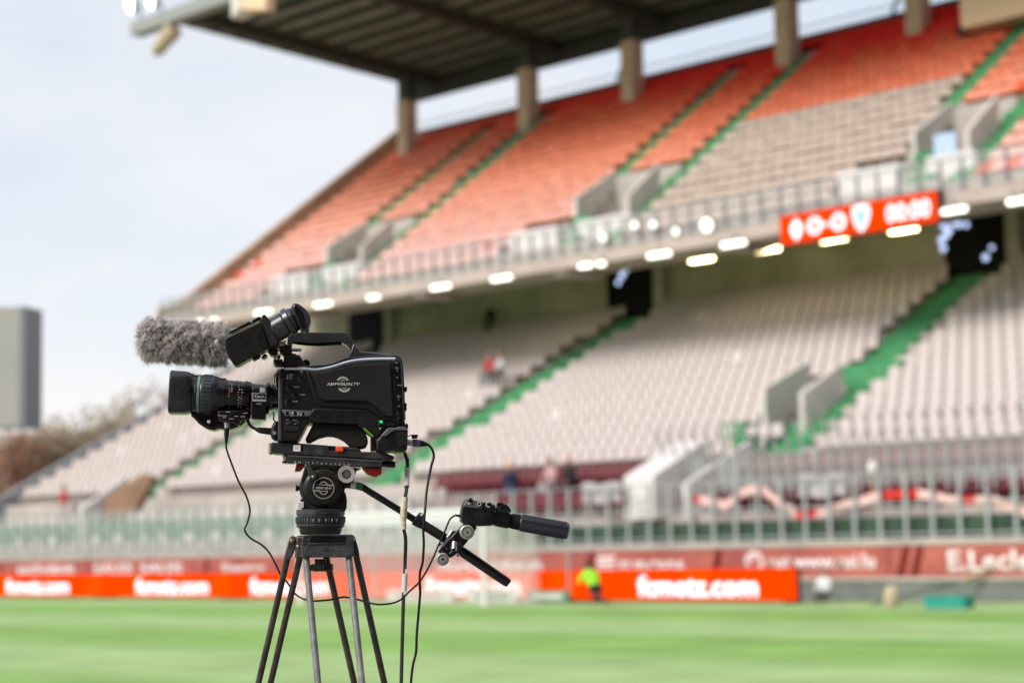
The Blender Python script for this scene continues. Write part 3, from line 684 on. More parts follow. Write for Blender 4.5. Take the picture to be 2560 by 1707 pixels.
# scoreboard
sb = empty('scoreboard', S(-10.7,8.6,10.7), 'glowing orange scoreboard reading 0-0 and 00:00 on the stand front', 'scoreboard')
w = MB(); w.sbox(-13.65,-7.78,8.55,8.85,10.72,11.70); w.build('case', 'board_case', sb, .01)
w = MB(); w.sbox(-13.62,-7.81,8.53,8.55,10.75,11.67); w.build('display', 'led_panel', sb, smooth=0)
for tx, a, b_ in (('0',-12.55,-12.0),('-',-11.93,-11.72),('0',-11.62,-11.10),('00:00',-9.6,-8.05)):
    z0, z1 = (10.93,11.48) if tx != '-' else (11.14,11.24)
    text_mesh('digits', tx, 'led_text', sb, sign_fn(a, b_, z0, z1, 8.529), offset=.015)
w = MB(); w.prism([S(-12.98+x*.30, 8.518, 11.18+y*.36) for x, y in ((0,-1),(.55,-.45),(.8,.1),(.55,.55),(.2,.75),(0,1),(-.2,.75),(-.55,.55),(-.8,.1),(-.55,-.45))], BV*.01); w.build('crest', 'led_text', sb, smooth=0)
w = MB(); w.prism([S(-10.52+x*.36, 8.518, 11.21+y*.42) for x, y in ((0,-1.05),(.6,-.5),(.9,.2),(.85,.85),(0,1),(-.85,.85),(-.9,.2),(-.6,-.5))], BV*.01); w.build('crest', 'led_text', sb, smooth=0)
w = MB(); w.prism([S(-10.52+x*.26, 8.508, 11.21+y*.32) for x, y in ((0,-1.0),(.6,-.5),(.9,.2),(.85,.85),(0,.9),(-.85,.85),(-.9,.2),(-.6,-.5))], BV*.01); w.build('crest_field', 'led_shield', sb, smooth=0)
# sheet of pale blue paper in the right vomitory, other odd things of the stand
t_ = empty('notice_board', S(-9.9,12.2,13.6), 'pale blue notice sheet above the white parapet at the right stair', 'notice'); w = MB(); w.sbox(-10.15,-9.35,12.0,12.05,13.45,14.15); w.build('sheet', 'paper_blue', t_)

# ------------------------------------------------------------ LED perimeter boards, segment by segment
led = []
def led_board(a, b_, label, texts_):
    e_ = empty('led_board', S((a+b_)/2,-2,0), label, 'advertising board', 'orange LED boards along the goal line')
    w = MB(); w.sbox(a+.01, b_-.01, -1.96, -1.80, .06, .87); w.build('case', 'board_case', e_)
    n_ = max(1, round((b_-a)/.96)); ww = (b_-a-.024)/n_
    for q in range(n_):
        w = MB(); w.sbox(a+.012+q*ww, a+.012+(q+1)*ww-.006, -1.985+random.uniform(0,.004), -1.96, .075, .86); w.build('display_panel', 'led_panel_warm' if random.random() < .4 else 'led_panel', e_, smooth=0)
    w = MB()
    for q in (a+.3, b_-.3): w.sbox(q-.04, q+.04, -2.1, -1.5, 0, .06)
    w.build('foot', 'board_case', e_)
    for (x0, x1) in texts_: text_mesh('lettering', 'fcmetz.com', 'led_text', e_, sign_fn(x0, x1, .16, .70, -1.986), offset=.025)
sx = lambda px: at_t(px*1.0884, 1350*1.0884, -1.99)[0]
T_ = [(sx(14),sx(158)), (sx(312),sx(478)), (sx(575),sx(757)), (sx(978),sx(1195)), (sx(1465),sx(1740))]
E_ = [-47.0, (T_[0][1]+T_[1][0])/2, (T_[1][1]+T_[2][0])/2, (T_[2][1]+T_[3][0])/2, (T_[3][1]+T_[4][0])/2, sx(1830)]
labs = ['orange LED board reading fcmetz.com at the far left edge','orange LED board left of the camera tripod, reading fcmetz.com','orange LED board seen between the tripod legs','orange LED board behind the goal net','orange LED board right of the kneeling steward, last of the row']
for k in range(5): led_board(E_[k], E_[k+1], labs[k], [T_[k]])
led_board(-58, -47.02, 'blank orange LED board beyond the left edge', [])
# small static boards behind the goal
for a, b_, mt, lab in ((sx(935),sx(1085),'white_wall','low white board on the grass behind the goal net'), (sx(1118),sx(1232),'white_wall','low board with green ends right of the goal post'), (sx(1258),sx(1352),'green_board','low green and white board beside the kneeling steward')):
    e_ = empty('static_board', S((a+b_)/2,-2.7,0), lab, 'advertising board', 'low static boards behind the goal')
    w = MB(); w.sbox(a, b_, -2.75, -2.70, .02, .34); w.build('panel', mt, e_)
    w = MB(); w.sbox(a+.15*(b_-a), b_-.15*(b_-a), -2.765, -2.752, .10, .26); w.build('print', 'pink_cloth' if mt == 'white_wall' and lab.startswith('low white') else ('green_ring' if mt == 'white_wall' else 'white_paint'), e_)
    w = MB(); w.prism([S(a+.1,-2.7,0),S(a+.1,-2.7,.3),S(a+.1,-2.45,0)], EV*.03); w.prism([S(b_-.1,-2.7,0),S(b_-.1,-2.7,.3),S(b_-.1,-2.45,0)], EV*.03); w.build('stand', 'board_case', e_)

# ------------------------------------------------------------ goal
gl = empty('goal', S(-16.6,-5.2,0), 'white football goal with a pale net in front of the orange boards', 'goal')
G0, G1, GT = -20.45, -12.78, -5.2
for x in (G0, G1):
    w = MB(); w.tube([S(x,GT,0),S(x,GT,2.44)], .07, 12); w.build('post', 'white_paint', gl)
w = MB(); w.tube([S(G0,GT,2.44),S(G1,GT,2.44)], .07, 12); w.build('crossbar', 'white_paint', gl)
for x in (G0-.2, G1+.2):
    w = MB(); w.tube([S(x,GT+2.9,0),S(x,GT+2.9,2.3)], .035, 8); w.build('net_pole', 'rail_grey', gl)
w = MB()
def strand(a, b_, r=.009): w.tube([a, b_], r, 3, False)
nx = 64; dz = .12
for i in range(nx+1):
    x = G0+(G1-G0)*i/nx; strand(S(x,GT+2.0,0), S(x,GT+2.0,2.2)); strand(S(x,GT+2.0,2.2), S(x,GT+.05,2.42))
for k in range(19): z = k*dz; strand(S(G0,GT+2.0,z), S(G1,GT+2.0,z))
for k in range(16): f = k/16; strand(S(G0,GT+2.0-1.95*f,2.2+.22*f), S(G1,GT+2.0-1.95*f,2.2+.22*f))
for x in (G0, G1):
    for k in range(17): y = GT+2.0*k/16; strand(S(x,y,0), S(x,y,2.42-.22*k/16))
    for k in range(19): z = k*dz; strand(S(x,GT,z), S(x,GT+2.0,z))
o_ = w.build('net', 'net', gl, smooth=0, recalc=False); o_['kind'] = 'stuff'

# ------------------------------------------------------------ ribbon draped on the fence
rb = empty('scarf_banner', S(-5,.12,2.4), 'long red and white supporters banner hung in waves behind the fence posts', 'banner')
rib = [(-10.55,2.73),(-9.76,2.61),(-9.24,2.49),(-8.81,2.77),(-8.38,2.89),(-7.97,2.84),(-7.56,2.57),(-7.2,2.36),(-6.84,2.17),(-6.4,2.22),(-5.93,2.26),(-5.3,2.41),(-4.76,2.49),(-4.46,2.57),(-3.9,2.61),(-3.35,2.61),(-2.81,2.55),(-2.29,2.41),(-1.59,2.39),(-1.08,2.37),(-.58,2.21),(-.1,2.0),(.6,1.8)]
red = [(-10.4,-10.2),(-6.9,-6.3),(-4.3,-3.25),(-1.95,-1.6)]
runs = []
for (a, za), (b_, zb) in zip(rib[:-1], rib[1:]):
    for q in range(4):
        x0 = a+(b_-a)*q/4; x1 = a+(b_-a)*(q+1)/4; z0 = za+(zb-za)*q/4; z1_ = za+(zb-za)*(q+1)/4; isr = in_rng((x0+x1)/2, red)
        if not runs or runs[-1][0] != isr: runs.append((isr, [(x0, z0)]))
        runs[-1][1].append((x1, z1_))
for isr, pp in runs:
    w = MB(); n_ = len(pp)
    for k, (x, z) in enumerate(pp):
        y_ = .30+.02*math.sin(x*7); w.v += [tuple(S(x,y_,z-.11)), tuple(S(x,y_,z+.11)), tuple(S(x,y_+.015,z+.11)), tuple(S(x,y_+.015,z-.11))]
        if k:
            o = 4*(k-1)
            for j in range(4): w.f.append((o+j, o+(j+1) % 4, o+4+(j+1) % 4, o+4+j)); w.mi.append(0)
    w.f += [(0,1,2,3), tuple(4*(n_-1)+j for j in (3,2,1,0))]; w.mi += [0,0]
    w.build('red_cloth' if isr else 'white_cloth', 'ribbon_red' if isr else 'ribbon_white', rb, smooth=0)
# two pale flags tied to the fence
for s0, z0, lab in ((-6.9,2.62,'pale grey flag with wrinkled folds behind the fence near the ribbon dip'), (-14.6,2.70,'pale bunched flag behind the fence right of the grip handle')):
    w = MB(); n_ = 9
    for i in range(n_):
        for j in range(4):
            f = lambda i_, j_: S(s0+i_*.17, .36+.04*math.sin(i_*1.7+j_), z0+j_*.14+.04*math.sin(i_*1.1))
            w.hexa([f(i,j),f(i+1,j),f(i+1,j)+BV*.01,f(i,j)+BV*.01,f(i,j+1),f(i+1,j+1),f(i+1,j+1)+BV*.01,f(i,j+1)+BV*.01])
    tag(w.build('flag', 'pale_cloth', None), lab, 'flag', 'flags on the fence')

# ------------------------------------------------------------ people
def person(loc, rot, pose, cols, label, scale=1.0):
    """one skinned body; pose gives the joints in metres (x right, y forward is -y, z up)"""
    top, trousers = cols[0], cols[1]
    e_ = empty('person', loc, label, 'person'); e_.rotation_euler.z = rot
    P = {'stand': dict(pel=(0,0,.95), ch=(0,.0,1.32), nk=(0,0,1.5), hd=(0,-.02,1.66), sh=(.19,0,1.43), el=(.25,.02,1.14), wr=(.22,-.14,.92), hp=(.10,0,.92), kn=(.11,-.02,.5), an=(.12,.0,.09), toe=(.13,-.16,.04)),
         'sit': dict(pel=(0,0,.48), ch=(0,-.04,.84), nk=(0,-.07,1.02), hd=(0,-.10,1.17), sh=(.19,-.06,.95), el=(.24,-.14,.70), wr=(.14,-.36,.58), hp=(.10,-.02,.47), kn=(.13,-.44,.48), an=(.13,-.42,.09), toe=(.13,-.58,.04)),
         'kneel': dict(pel=(0,.0,.36), ch=(0,-.16,.66), nk=(0,-.25,.80), hd=(0,-.33,.90), sh=(.18,-.20,.74), el=(.22,-.38,.52), wr=(.10,-.50,.66), hp=(.10,.03,.34), kn=(.17,-.30,.30), an=(.16,-.18,.07), toe=(.16,-.32,.04))}[pose]
    names_ = ['pel','ch','nk','hd']; V_ = [P[n] for n in names_]; Rr = [.155,.165,.065,.07]; E2 = [(0,1),(1,2),(2,3)]; part = [1,0,0,2]
    def add(p, r, frm, kind): V_.append(p); Rr.append(r); E2.append((frm, len(V_)-1)); part.append(kind); return len(V_)-1
    for sg in (-1, 1):
        mir = lambda q: (q[0]*sg, q[1], q[2])
        a = add(mir(P['sh']), .075, 1, 0); a = add(mir(P['el']), .05, a, 0); a = add(mir(P['wr']), .035, a, 0); add((mir(P['wr'])[0], P['wr'][1]-.07, P['wr'][2]-.05), .035, a, 2)
        h = add(mir(P['hp']), .105, 0, 1)
        if pose == 'kneel' and sg == 1:
            k = add((.22,.36,.20), .075, h, 1); k = add((.26,.78,.09), .05, k, 1); add((.26,.92,.06), .045, k, 3)
        else:
            k = add(mir(P['kn']), .075, h, 1); k = add(mir(P['an']), .05, k, 1); add(mir(P['toe']), .045, k, 3)
    me = bpy.data.meshes.new('body'); me.from_pydata([tuple(c*scale for c in v) for v in V_], E2, [])
    tmp = bpy.data.objects.new('body', me); COL.objects.link(tmp)
    tmp.modifiers.new('skin', 'SKIN'); 
    if not me.skin_vertices:
        bm = bmesh.new(); bm.from_mesh(me); bm.verts.layers.skin.verify(); bm.to_mesh(me); bm.free()
    for i, sv in enumerate(me.skin_vertices[0].data): sv.radius = (Rr[i]*scale, Rr[i]*scale*.85); sv.use_root = (i == 0)
    sd = tmp.modifiers.new('sub', 'SUBSURF'); sd.levels = 1; sd.render_levels = 1
    dg = bpy.context.evaluated_depsgraph_get(); m2 = bpy.data.meshes.new_from_object(tmp.evaluated_get(dg)); bpy.data.objects.remove(tmp)
    m2.materials.clear()
    for q in (top, trousers, 'skin', 'black_cloth'): m2.materials.append(M[q])
    mids = [(Vector(V_[b2])*scale, part[b2]) for b2 in range(len(V_))] + [((Vector(V_[x])+Vector(V_[y]))*.5*scale, part[y]) for x, y in E2]
    for p in m2.polygons:
        p.material_index = min(mids, key=lambda q: (q[0]-p.center).length)[1]; p.use_smooth = True
    b_ = bpy.data.objects.new('body', m2); COL.objects.link(b_); b_.parent = e_
    hd = Vector(P['hd'])*scale
    mb = MB(); mb.ball(hd+Vector((0,-.01,.02)), .078*scale, .095*scale, .12*scale, 8); mb.ball(hd+Vector((0,-.105,.01))*scale, .014, .02, .025, 4)
    for sg in (-1,1): mb.ball(hd+Vector((sg*.08,0,.01))*scale, .012, .02, .03, 4)
    me = bpy.data.meshes.new('head'); me.from_pydata(mb.v, [], mb.f); me.materials.append(M['skin']); me.polygons.foreach_set('use_smooth', [True]*len(me.polygons))
    o = bpy.data.objects.new('head', me); COL.objects.link(o); o.parent = e_
    mb = MB(); mb.ball(hd+Vector((0,.022,.055))*scale, .088*scale, .10*scale, .10*scale, 8); me = bpy.data.meshes.new('hair'); me.from_pydata(mb.v, [], mb.f); me.materials.append(M[cols[2]]); me.polygons.foreach_set('use_smooth', [True]*len(me.polygons))
    o = bpy.data.objects.new('hair' if cols[2] == 'hair' else 'cap', me); COL.objects.link(o); o.parent = e_
    return e_
FR = ROTZ          # facing the pitch
person(S(-29.5,11.0,7.55), FR, 'sit', ('red_cloth','jeans','hair'), 'person in a red jacket sitting on the pale seats left of the green aisle')
person(S(-28.95,11.0,7.55), FR, 'sit', ('pale_cloth','black_cloth','hair'), 'person in pale grey sitting beside the red jacket by the green aisle')
person(S(-35.7,16.9,10.5), FR+.4, 'sit', ('black_cloth','black_cloth','hair'), 'person in black sitting in the top row of the lower tier')
person(S(-20.0,2.75,2.35), FR+1.2, 'stand', ('navy','jeans','orange_cloth'), 'standing person in a navy jacket and jeans above the goal')
person(S(-18.2,2.8,2.9), FR, 'sit', ('pink_cloth','pale_cloth','hair'), 'person in pale pink sitting right of the standing navy figure')
person(S(-17.4,2.8,2.9), FR, 'sit', ('black_cloth','black_cloth','orange_cloth'), 'person in black with an orange cap sitting at the maroon rail')
person(S(-47.6,3.6,2.75), FR, 'stand', ('red_cloth','pale_cloth','hair'), 'standing person in a red top by the white stair wall at left', .95)
person(S(-10.75,-3.2,0), FR-math.pi/2-.2, 'kneel', ('hivis','black_cloth','hair'), 'kneeling steward in a yellow-green vest before the orange boards', 1.05)
person(S(-4.85,-1.35,-.12), FR+.3, 'sit', ('white_cloth','black_cloth','hair'), 'crouching person in a white bib at the right end of the orange boards', .72)
# kit beside the wall at right
w = MB(); w.lathe(S(-1.75,-3.0,0), S(-1.72,-2.98,.46), [(0,.13),(.15,.17),(.6,.18),(.9,.14),(1,.08)], 16); tag(w.build('kit_bag', 'tan_cloth'), 'upright tan bag on the grass before the grey wall', 'bag')
t_ = empty('crate', S(.3,-2.6,0), 'low teal plastic crate on the grass near the right edge', 'crate')
w = MB(); w.sbox(-.08,.92,-4.15,-3.75,.0,.25); w.build('shell', 'teal', t_, .02)
w = MB(); w.sbox(-.11,.95,-4.18,-3.72,.22,.27); w.build('rim', 'teal', t_, .02)
t_ = empty('microphone_pole', S(-2.4,-1.0,0), 'slanting dark pole with a tan sleeve leaning against the wall ledge', 'pole')
w = MB(); w.tube([S(-2.9,-2.2,0),S(-1.3,-.10,.60)], .02, 8); w.build('pole', 'board_case', t_)
w = MB(); w.tube([S(-1.55,-.43,.51),S(-.95,-.08,.84)], .045, 8); w.build('sleeve', 'tan_cloth', t_)
for (x, y, tt, lab) in ((2005,1075,1.0,'pale round globe on a thin post behind the fence at right'), (1680,990,3.2,'pale round globe above the white stair wall')):
    s_, z_ = at_t(x*1.0884, y*1.0884, tt); t_ = empty('globe_post', S(s_,tt,2.0), lab, 'post', 'globe topped posts')
    w = MB(); w.tube([S(s_,tt,1.5),S(s_,tt,z_-.1)], .03, 8); w.build('pole', 'tan_cloth', t_)
    w = MB(); c_ = S(s_,tt,z_); w.ball(c_, .15, .15, .19, 8); w.build('globe', 'tape_white', t_)

# ------------------------------------------------------------ giant screen and trees far left
gs = empty('giant_screen', (-25,90,0), 'tall grey back of a giant screen at the left edge', 'screen')
w = MB(); w.hexa([(-31.5,89,7.38),(-22.2,90,7.38),(-21.8,91.6,7.38),(-31.1,91,7.38),(-31.5,89,12.85),(-22.2,90,12.85),(-21.8,91.6,12.85),(-31.1,91,12.85)]); w.build('cabinet', ['giant_screen'], gs, .02)
w = MB(); w.hexa([(-22.4,89.9,7.36),(-22.15,89.95,7.36),(-21.75,91.65,7.36),(-21.95,91.7,7.36),(-22.4,89.9,12.87),(-22.15,89.95,12.87),(-21.75,91.65,12.87),(-21.95,91.7,12.87)]); w.build('side_frame', 'screen_side', gs)
w = MB()
for x in (-30.2,-26.4): w.tube([(x,90.5,0),(x,90.5,7.4)], .2, 10)
w.build('mast', 'rail_dark', gs)
def tree(x, y, h, r, leafm, lab, bare=False):
    e_ = empty('bare_tree' if bare else 'autumn_tree', (x,y,0), lab, 'tree', 'trees beyond the left end of the stand')
    w = MB(); rng = random.Random(int(x*13+h)); top = Vector((x+rng.uniform(-.3,.3), y, h*.9))
    w.tube([(x,y,0),(x+.1,y,h*.4),top], [.22,.16,.04], 7)
    tips = []
    for k in range(16 if bare else 11):
        z = h*(.3+.6*k/14); a = rng.uniform(0,6.28); L_ = r*(1-.4*z/h)*rng.uniform(.7,1.1)
        p0 = Vector((x,y,z)); p1 = p0+Vector((math.cos(a)*L_*.6, math.sin(a)*L_*.6, L_*.5)); p2 = p0+Vector((math.cos(a)*L_, math.sin(a)*L_, L_*1.0))
        w.tube([p0,p1,p2], [.09,.05,.02], 5); tips += [p1,p2]
        for q in range(3): p3 = p1+Vector((rng.uniform(-1,1),rng.uniform(-1,1),rng.uniform(.2,1)))*L_*.35; w.tube([p1,p3],[.03,.01],4); tips.append(p3)
    w.build('trunk', 'bark', e_, recalc=False)
    V_ = []; F_ = []; rs = np.random.RandomState(int(abs(x)*7+h)); n_ = 5200 if not bare else 900
    t_arr = np.array([tuple(t) for t in tips]); c = t_arr[rs.randint(0,len(t_arr),n_)]+rs.normal(0,r*.22,(n_,3))*[1,1,.8]; c[:,2] = np.maximum(c[:,2], h*.12)
    u = rs.normal(0,1,(n_,3)); u /= np.linalg.norm(u,axis=1)[:,None]; v = np.cross(u, rs.normal(0,1,(n_,3))); v /= np.linalg.norm(v,axis=1)[:,None]; s_ = rs.uniform(.08,.2,(n_,1))
    P4 = np.stack([c-u*s_, c+v*s_*.6, c+u*s_, c-v*s_*.6], 1).reshape(-1,3)-np.array([x,y,0])
    me = bpy.data.meshes.new('crown'); me.from_pydata(P4.tolist(), [], [(4*i,4*i+1,4*i+2,4*i+3) for i in range(n_)])
    for q in leafm: me.materials.append(M[q])
    me.polygons.foreach_set('material_index', rs.randint(0,len(leafm),n_).tolist())
    o = bpy.data.objects.new('crown', me); COL.objects.link(o); o.parent = e_
tree(-23.6,96,8.0,2.6,['leaf0','leaf3'],'orange-brown tree below the giant screen at the left edge')
tree(-21.0,97,8.6,2.6,['leaf1','leaf2','leaf4'],'olive autumn tree just right of the giant screen')
tree(-18.4,98,8.7,2.8,['leaf1','leaf4','leaf2'],'olive-brown autumn tree, widest beside the giant screen')
tree(-15.8,99,8.0,2.5,['leaf4','leaf1'],'brownish autumn tree nearest the end of the stand')
tree(-25.6,93,5.4,2.2,['leaf0','leaf3'],'low orange tree at the far left edge')
tree(-17.6,104,10.8,1.5,['leaf4'],'thin nearly bare tree standing above the others', True)
tree(-14.2,106,10.2,1.4,['leaf4'],'thin bare tree close to the stand end', True)
tree(-20.0,105,10,1.8,['leaf4','leaf3'],'pale bare tree behind the olive trees', True)

# ============================================================ BROADCAST CAMERA ON ITS TRIPOD (about five metres away)
Y0 = 5.0; YV = Vector((-430, FPX, 0)).normalized(); XV = Vector((YV.y, -YV.x, 0)); U = Y0/FPX                       # U: metres per unit of the side drawing
def z1(x, y): return 330+x/3.92, 730+y/3.92
def z2(x, y): return 640+x/4.48, 830+y/4.48
def z3(x, y): return 640+x/3.92, 1080+y/3.92
def z4(x, y): return 860+x/3.92, 1130+y/3.92
def z5(x, y): return 540+x/3.92, 1400+y/3.92
RC = at_y(850, 1100, Y0*math.cos(math.atan(430/FPX)))      # the rig stands square to the viewer, a little left of the axis
def at_rig(px, py, dy=0.0):
    r = ray(px, py); return EYE + r*(((RC-EYE).dot(YV)+dy)/r.dot(YV))
def P(z, x, y, dy=0.0):
    px, py = z(x, y); return at_rig(px, py, dy)
def smooth_pts(pts, n=6):
    """Catmull-Rom through the points"""
    pts = [Vector(p) for p in pts]; q = [pts[0]*2-pts[1]]+pts+[pts[-1]*2-pts[-2]]; out = []
    for i in range(1, len(q)-2):
        for k in range(n):
            t = k/n; a, b_, c, d = q[i-1], q[i], q[i+1], q[i+2]
            out.append(.5*((2*b_)+(c-a)*t+(2*a-5*b_+4*c-d)*t*t+(3*b_-a-3*c+d)*t**3))
    out.append(pts[-1]); return out
def slab(z, pts, d0, d1, mb=None):
    mb = mb or MB(); mb.prism([P(z, x, y, d0) for x, y in pts], YV*(d1-d0)); return mb
def disc(z, x, y, r, d0, d1, mb=None, n=32, prof=None):
    mb = mb or MB(); A = P(z, x, y, d0); k = {z1:3.92, z2:4.48, z3:3.92, z4:3.92, z5:3.92}[z]; rr = r/k*U
    mb.lathe(A, A+YV*(d1-d0), prof and [(u, rr*q) for u, q in prof] or [(0,rr),(1,rr)], n); return mb

cm = empty('broadcast_camera', P(z2, 850, 1300), 'black shoulder broadcast camera side-on with a long lens, mounted on the tripod', 'camera')
BODY = [(250,1215),(245,900),(250,560),(262,450),(290,410),(540,398),(640,392),(760,385),(880,360),(980,318),(1100,292),(1300,280),(1560,280),(1610,300),(1632,380),(1650,700),(1668,1000),(1690,1100),(1690,1320),(1345,1320),(1335,1180),(1140,1035),(640,1015),(575,1015),(480,1200),(430,1218)]
slab(z2, BODY, -.062, .075).build('body', 'body', cm, .004, 3)
slab(z2, [(555,432),(700,440),(860,405),(1000,355),(1150,330),(1560,322),(1606,1045),(1560,1000),(1425,978),(1240,856),(735,826),(665,780),(625,650)], -.068, -.058).build('shell_step', 'body', cm, .0035, 3)
slab(z2, [(612,448),(700,452),(800,436),(950,398),(1100,362),(1300,350),(1508,342),(1542,945),(1500,952),(1440,930),(1310,815),(1240,775),(765,768),(722,742),(700,690),(660,560)], -.076, -.064).build('side_panel', 'panel', cm, .0035, 3)
slab(z2, [(640,850),(1225,868),(1280,885),(1440,1000),(1560,1020),(1600,1060),(1470,1062),(1372,1160),(1340,1165),(1150,1030),(610,1010),(595,945)], -.066, -.055).build('lower_cover', 'body', cm, .003, 3)
w = MB(); w.tube([p+Vector((0,0,0)) for p in smooth_pts([P(z2,x,y,-.060) for x,y in ((325,408),(540,412),(650,424),(760,412),(880,384),(1000,345),(1120,320),(1300,306),(1560,302))])], .0042, 12); w.build('ridge', 'ridge', cm)
w = MB(); w.tube(smooth_pts([P(z2,x,y,-.045) for x,y in ((325,390),(540,390),(660,384),(800,372),(900,345),(1010,300),(1120,288),(1300,278),(1560,276),(1612,300),(1636,380),(1652,650),(1664,980))]), .0028, 10); w.build('ridge', 'handle', cm)
HAND = [(350,70),(365,30),(420,8),(490,2),(985,2),(1020,12),(1045,35),(1085,92),(1172,212),(1240,222),(1480,244),(1512,278),(1100,300),(990,325),(940,335),(1000,298),(1040,255),(1052,220),(1046,180),(1005,140),(960,116),(925,108),(800,118),(700,125),(560,122),(430,112),(404,125),(398,240),(345,240)]
slab(z2, HAND, -.018, .020).build('handle', 'handle', cm, .0045, 4)
slab(z2, [(1000,325),(1048,240),(1090,120),(1172,214),(1480,246),(1515,282),(1110,300)], -.030, .032).build('handle_base', 'handle', cm, .005, 3)
w = MB(); w.tube(smooth_pts([P(z2,x,y,-.008) for x,y in ((380,100),(500,122),(700,134),(900,122),(960,124))]), .0055, 10); w.build('grip_pad', 'rubber', cm)
slab(z2, [(310,256),(488,252),(515,300),(562,388),(300,398)], -.038, .04).build('handle_mount', 'handle', cm, .004, 3)
disc(z2, 560, 352, 46, .02, .05).build('knob', 'body', cm, .002)
# rear connector strip
slab(z2, [(1512,342),(1560,305),(1600,308),(1628,400),(1655,1010),(1600,1045),(1545,940)], -.067, -.058).build('rear_strip', 'gloss', cm, .002)
w = MB()
for x, y, r_ in ((1578,345,16),(1582,408,20),(1584,510,12),(1600,725,20),(1604,830,13),(1590,910,9),(1597,960,7),(1590,440,9),(1600,760,8)):
    disc(z2, x, y, r_, -.074, -.064, w, 14)
w.build('connector', 'darksteel', cm, .0008)
w = MB(); slab(z2, [(1585,588),(1640,588),(1640,606),(1585,606)], -.071, -.06, w); w.build('connector_cap', 'switch_plate', cm, .001)
w = MB()
for q in ([(1590,612),(1692,610),(1692,660),(1655,664),(1590,668)], [(1660,795),(1688,792),(1688,878),(1664,880)], [(1676,1022),(1702,1022),(1706,1078),(1680,1082)], [(1515,262),(1572,256),(1575,275),(1515,280)]):
    slab(z2, q, -.05, -.01, w)
w.build('side_knob', 'body', cm, .002)
# rear lower block
slab(z2, [(1345,1205),(1400,1160),(1478,1070),(1570,1066),(1590,1054),(1662,1056),(1704,1088),(1694,1325),(1345,1328)], -.080, .07).build('rear_block', 'body', cm, .005, 3)
slab(z2, [(1392,1166),(1478,1072),(1575,1070),(1592,1058),(1662,1060),(1698,1086),(1695,1100),(1560,1098),(1535,1108),(1452,1168)], -.088, -.076).build('rear_block_cap', 'switch_plate', cm, .003)
w = MB(); w.add([P(z2,1490,1180,-.092),P(z2,1560,1110,-.086),P(z2,1690,1106,-.084),P(z2,1690,1240,-.084),P(z2,1600,1310,-.082)], [(0,1,2,3,4)]); w.build('facet', 'panel', cm, smooth=0)
slab(z2, [(1550,1328),(1672,1328),(1665,1350),(1560,1350)], -.06, .04).build('foot', 'green_reflection', cm, .002)  # green reflection on the block's underside, built as a coloured slab
slab(z2, [(1283,1150),(1335,1160),(1338,1325),(1285,1325)], -.05, .05).build('rear_stay', 'gloss', cm, .002)
# control area
w = MB()
for x, y, r_ in ((505,508,30),(371,616,30),(436,696,31),(361,773,34)): disc(z2, x, y, r_, -.070, -.06, w, 28, [(0,.6),(.15,.78),(.3,1),(1,1)])
w.build('button', 'gloss', cm)
for x, y, r_ in ((505,508,34),(371,616,34),(436,696,35),(361,773,38)):
    w = MB(); c_ = P(z2,x,y,-.0625); w.tube([c_+XV*(math.cos(a)*r_/4.48*U)+Vector((0,0,math.sin(a)*r_/4.48*U)) for a in np.linspace(R(190),R(390),16)], .0009, 6); w.build('button_ring', 'switch_plate', cm)
w = MB()
for x0, y0, x1, y1 in ((490,433,528,439),(492,443,526,448),(500,452,520,456),(420,612,486,618),(484,698,546,704),(410,772,468,780)): slab(z2, [(x0,y0),(x1,y0),(x1,y1),(x0,y1)], -.0632, -.061, w)
for k in range(7): slab(z2, [(368,470+k*9),(368+[45,54,36,40,30,42,38][k],470+k*9),(368+[45,54,36,40,30,42,38][k],474+k*9),(368,474+k*9)], -.0632, -.061, w)
slab(z2, [(344,478),(358,478),(358,530),(344,530)], -.0632, -.061, w)
for x0, y0, x1 in ((332,981,365),(412,985,458),(335,1018,362),(425,1024,452),(372,1002,384),(462,1006,474)): slab(z2, [(x0,y0),(x1,y0),(x1,y0+5),(x0,y0+5)], -.0632, -.061, w)
w.build('marking', 'print_grey', cm, smooth=0)
slab(z2, [(285,866),(655,880),(640,900),(592,946),(325,940)], -.068, -.06).build('switch_plate', 'switch_plate', cm, .002)
w = MB()
for k, (x, y) in enumerate(((345,905),(433,905),(528,918))): slab(z2, [(x-12,y-22),(x+12,y-20),(x+12,y+18),(x-12,y+16)], -.074, -.066, w)
w.build('switch', 'gloss', cm, .001)
w = MB()
for x, y, a, b_ in ((324,888,12,8),(372,900,20,9),(372,916,16,8),(405,892,14,22),(460,895,24,8),(462,912,18,16),(498,905,14,8),(492,925,20,7),(548,905,9,30),(390,930,30,5),(450,932,22,5)): slab(z2, [(x,y),(x+a,y+1),(x+a,y+b_),(x,y+b_)], -.0692, -.067, w)
w.build('marking', 'print_white', cm, smooth=0)
slab(z2, [(318,1048),(500,1055),(470,1115),(318,1108)], -.0655, -.06).build('recess_door', 'panel', cm, .002)
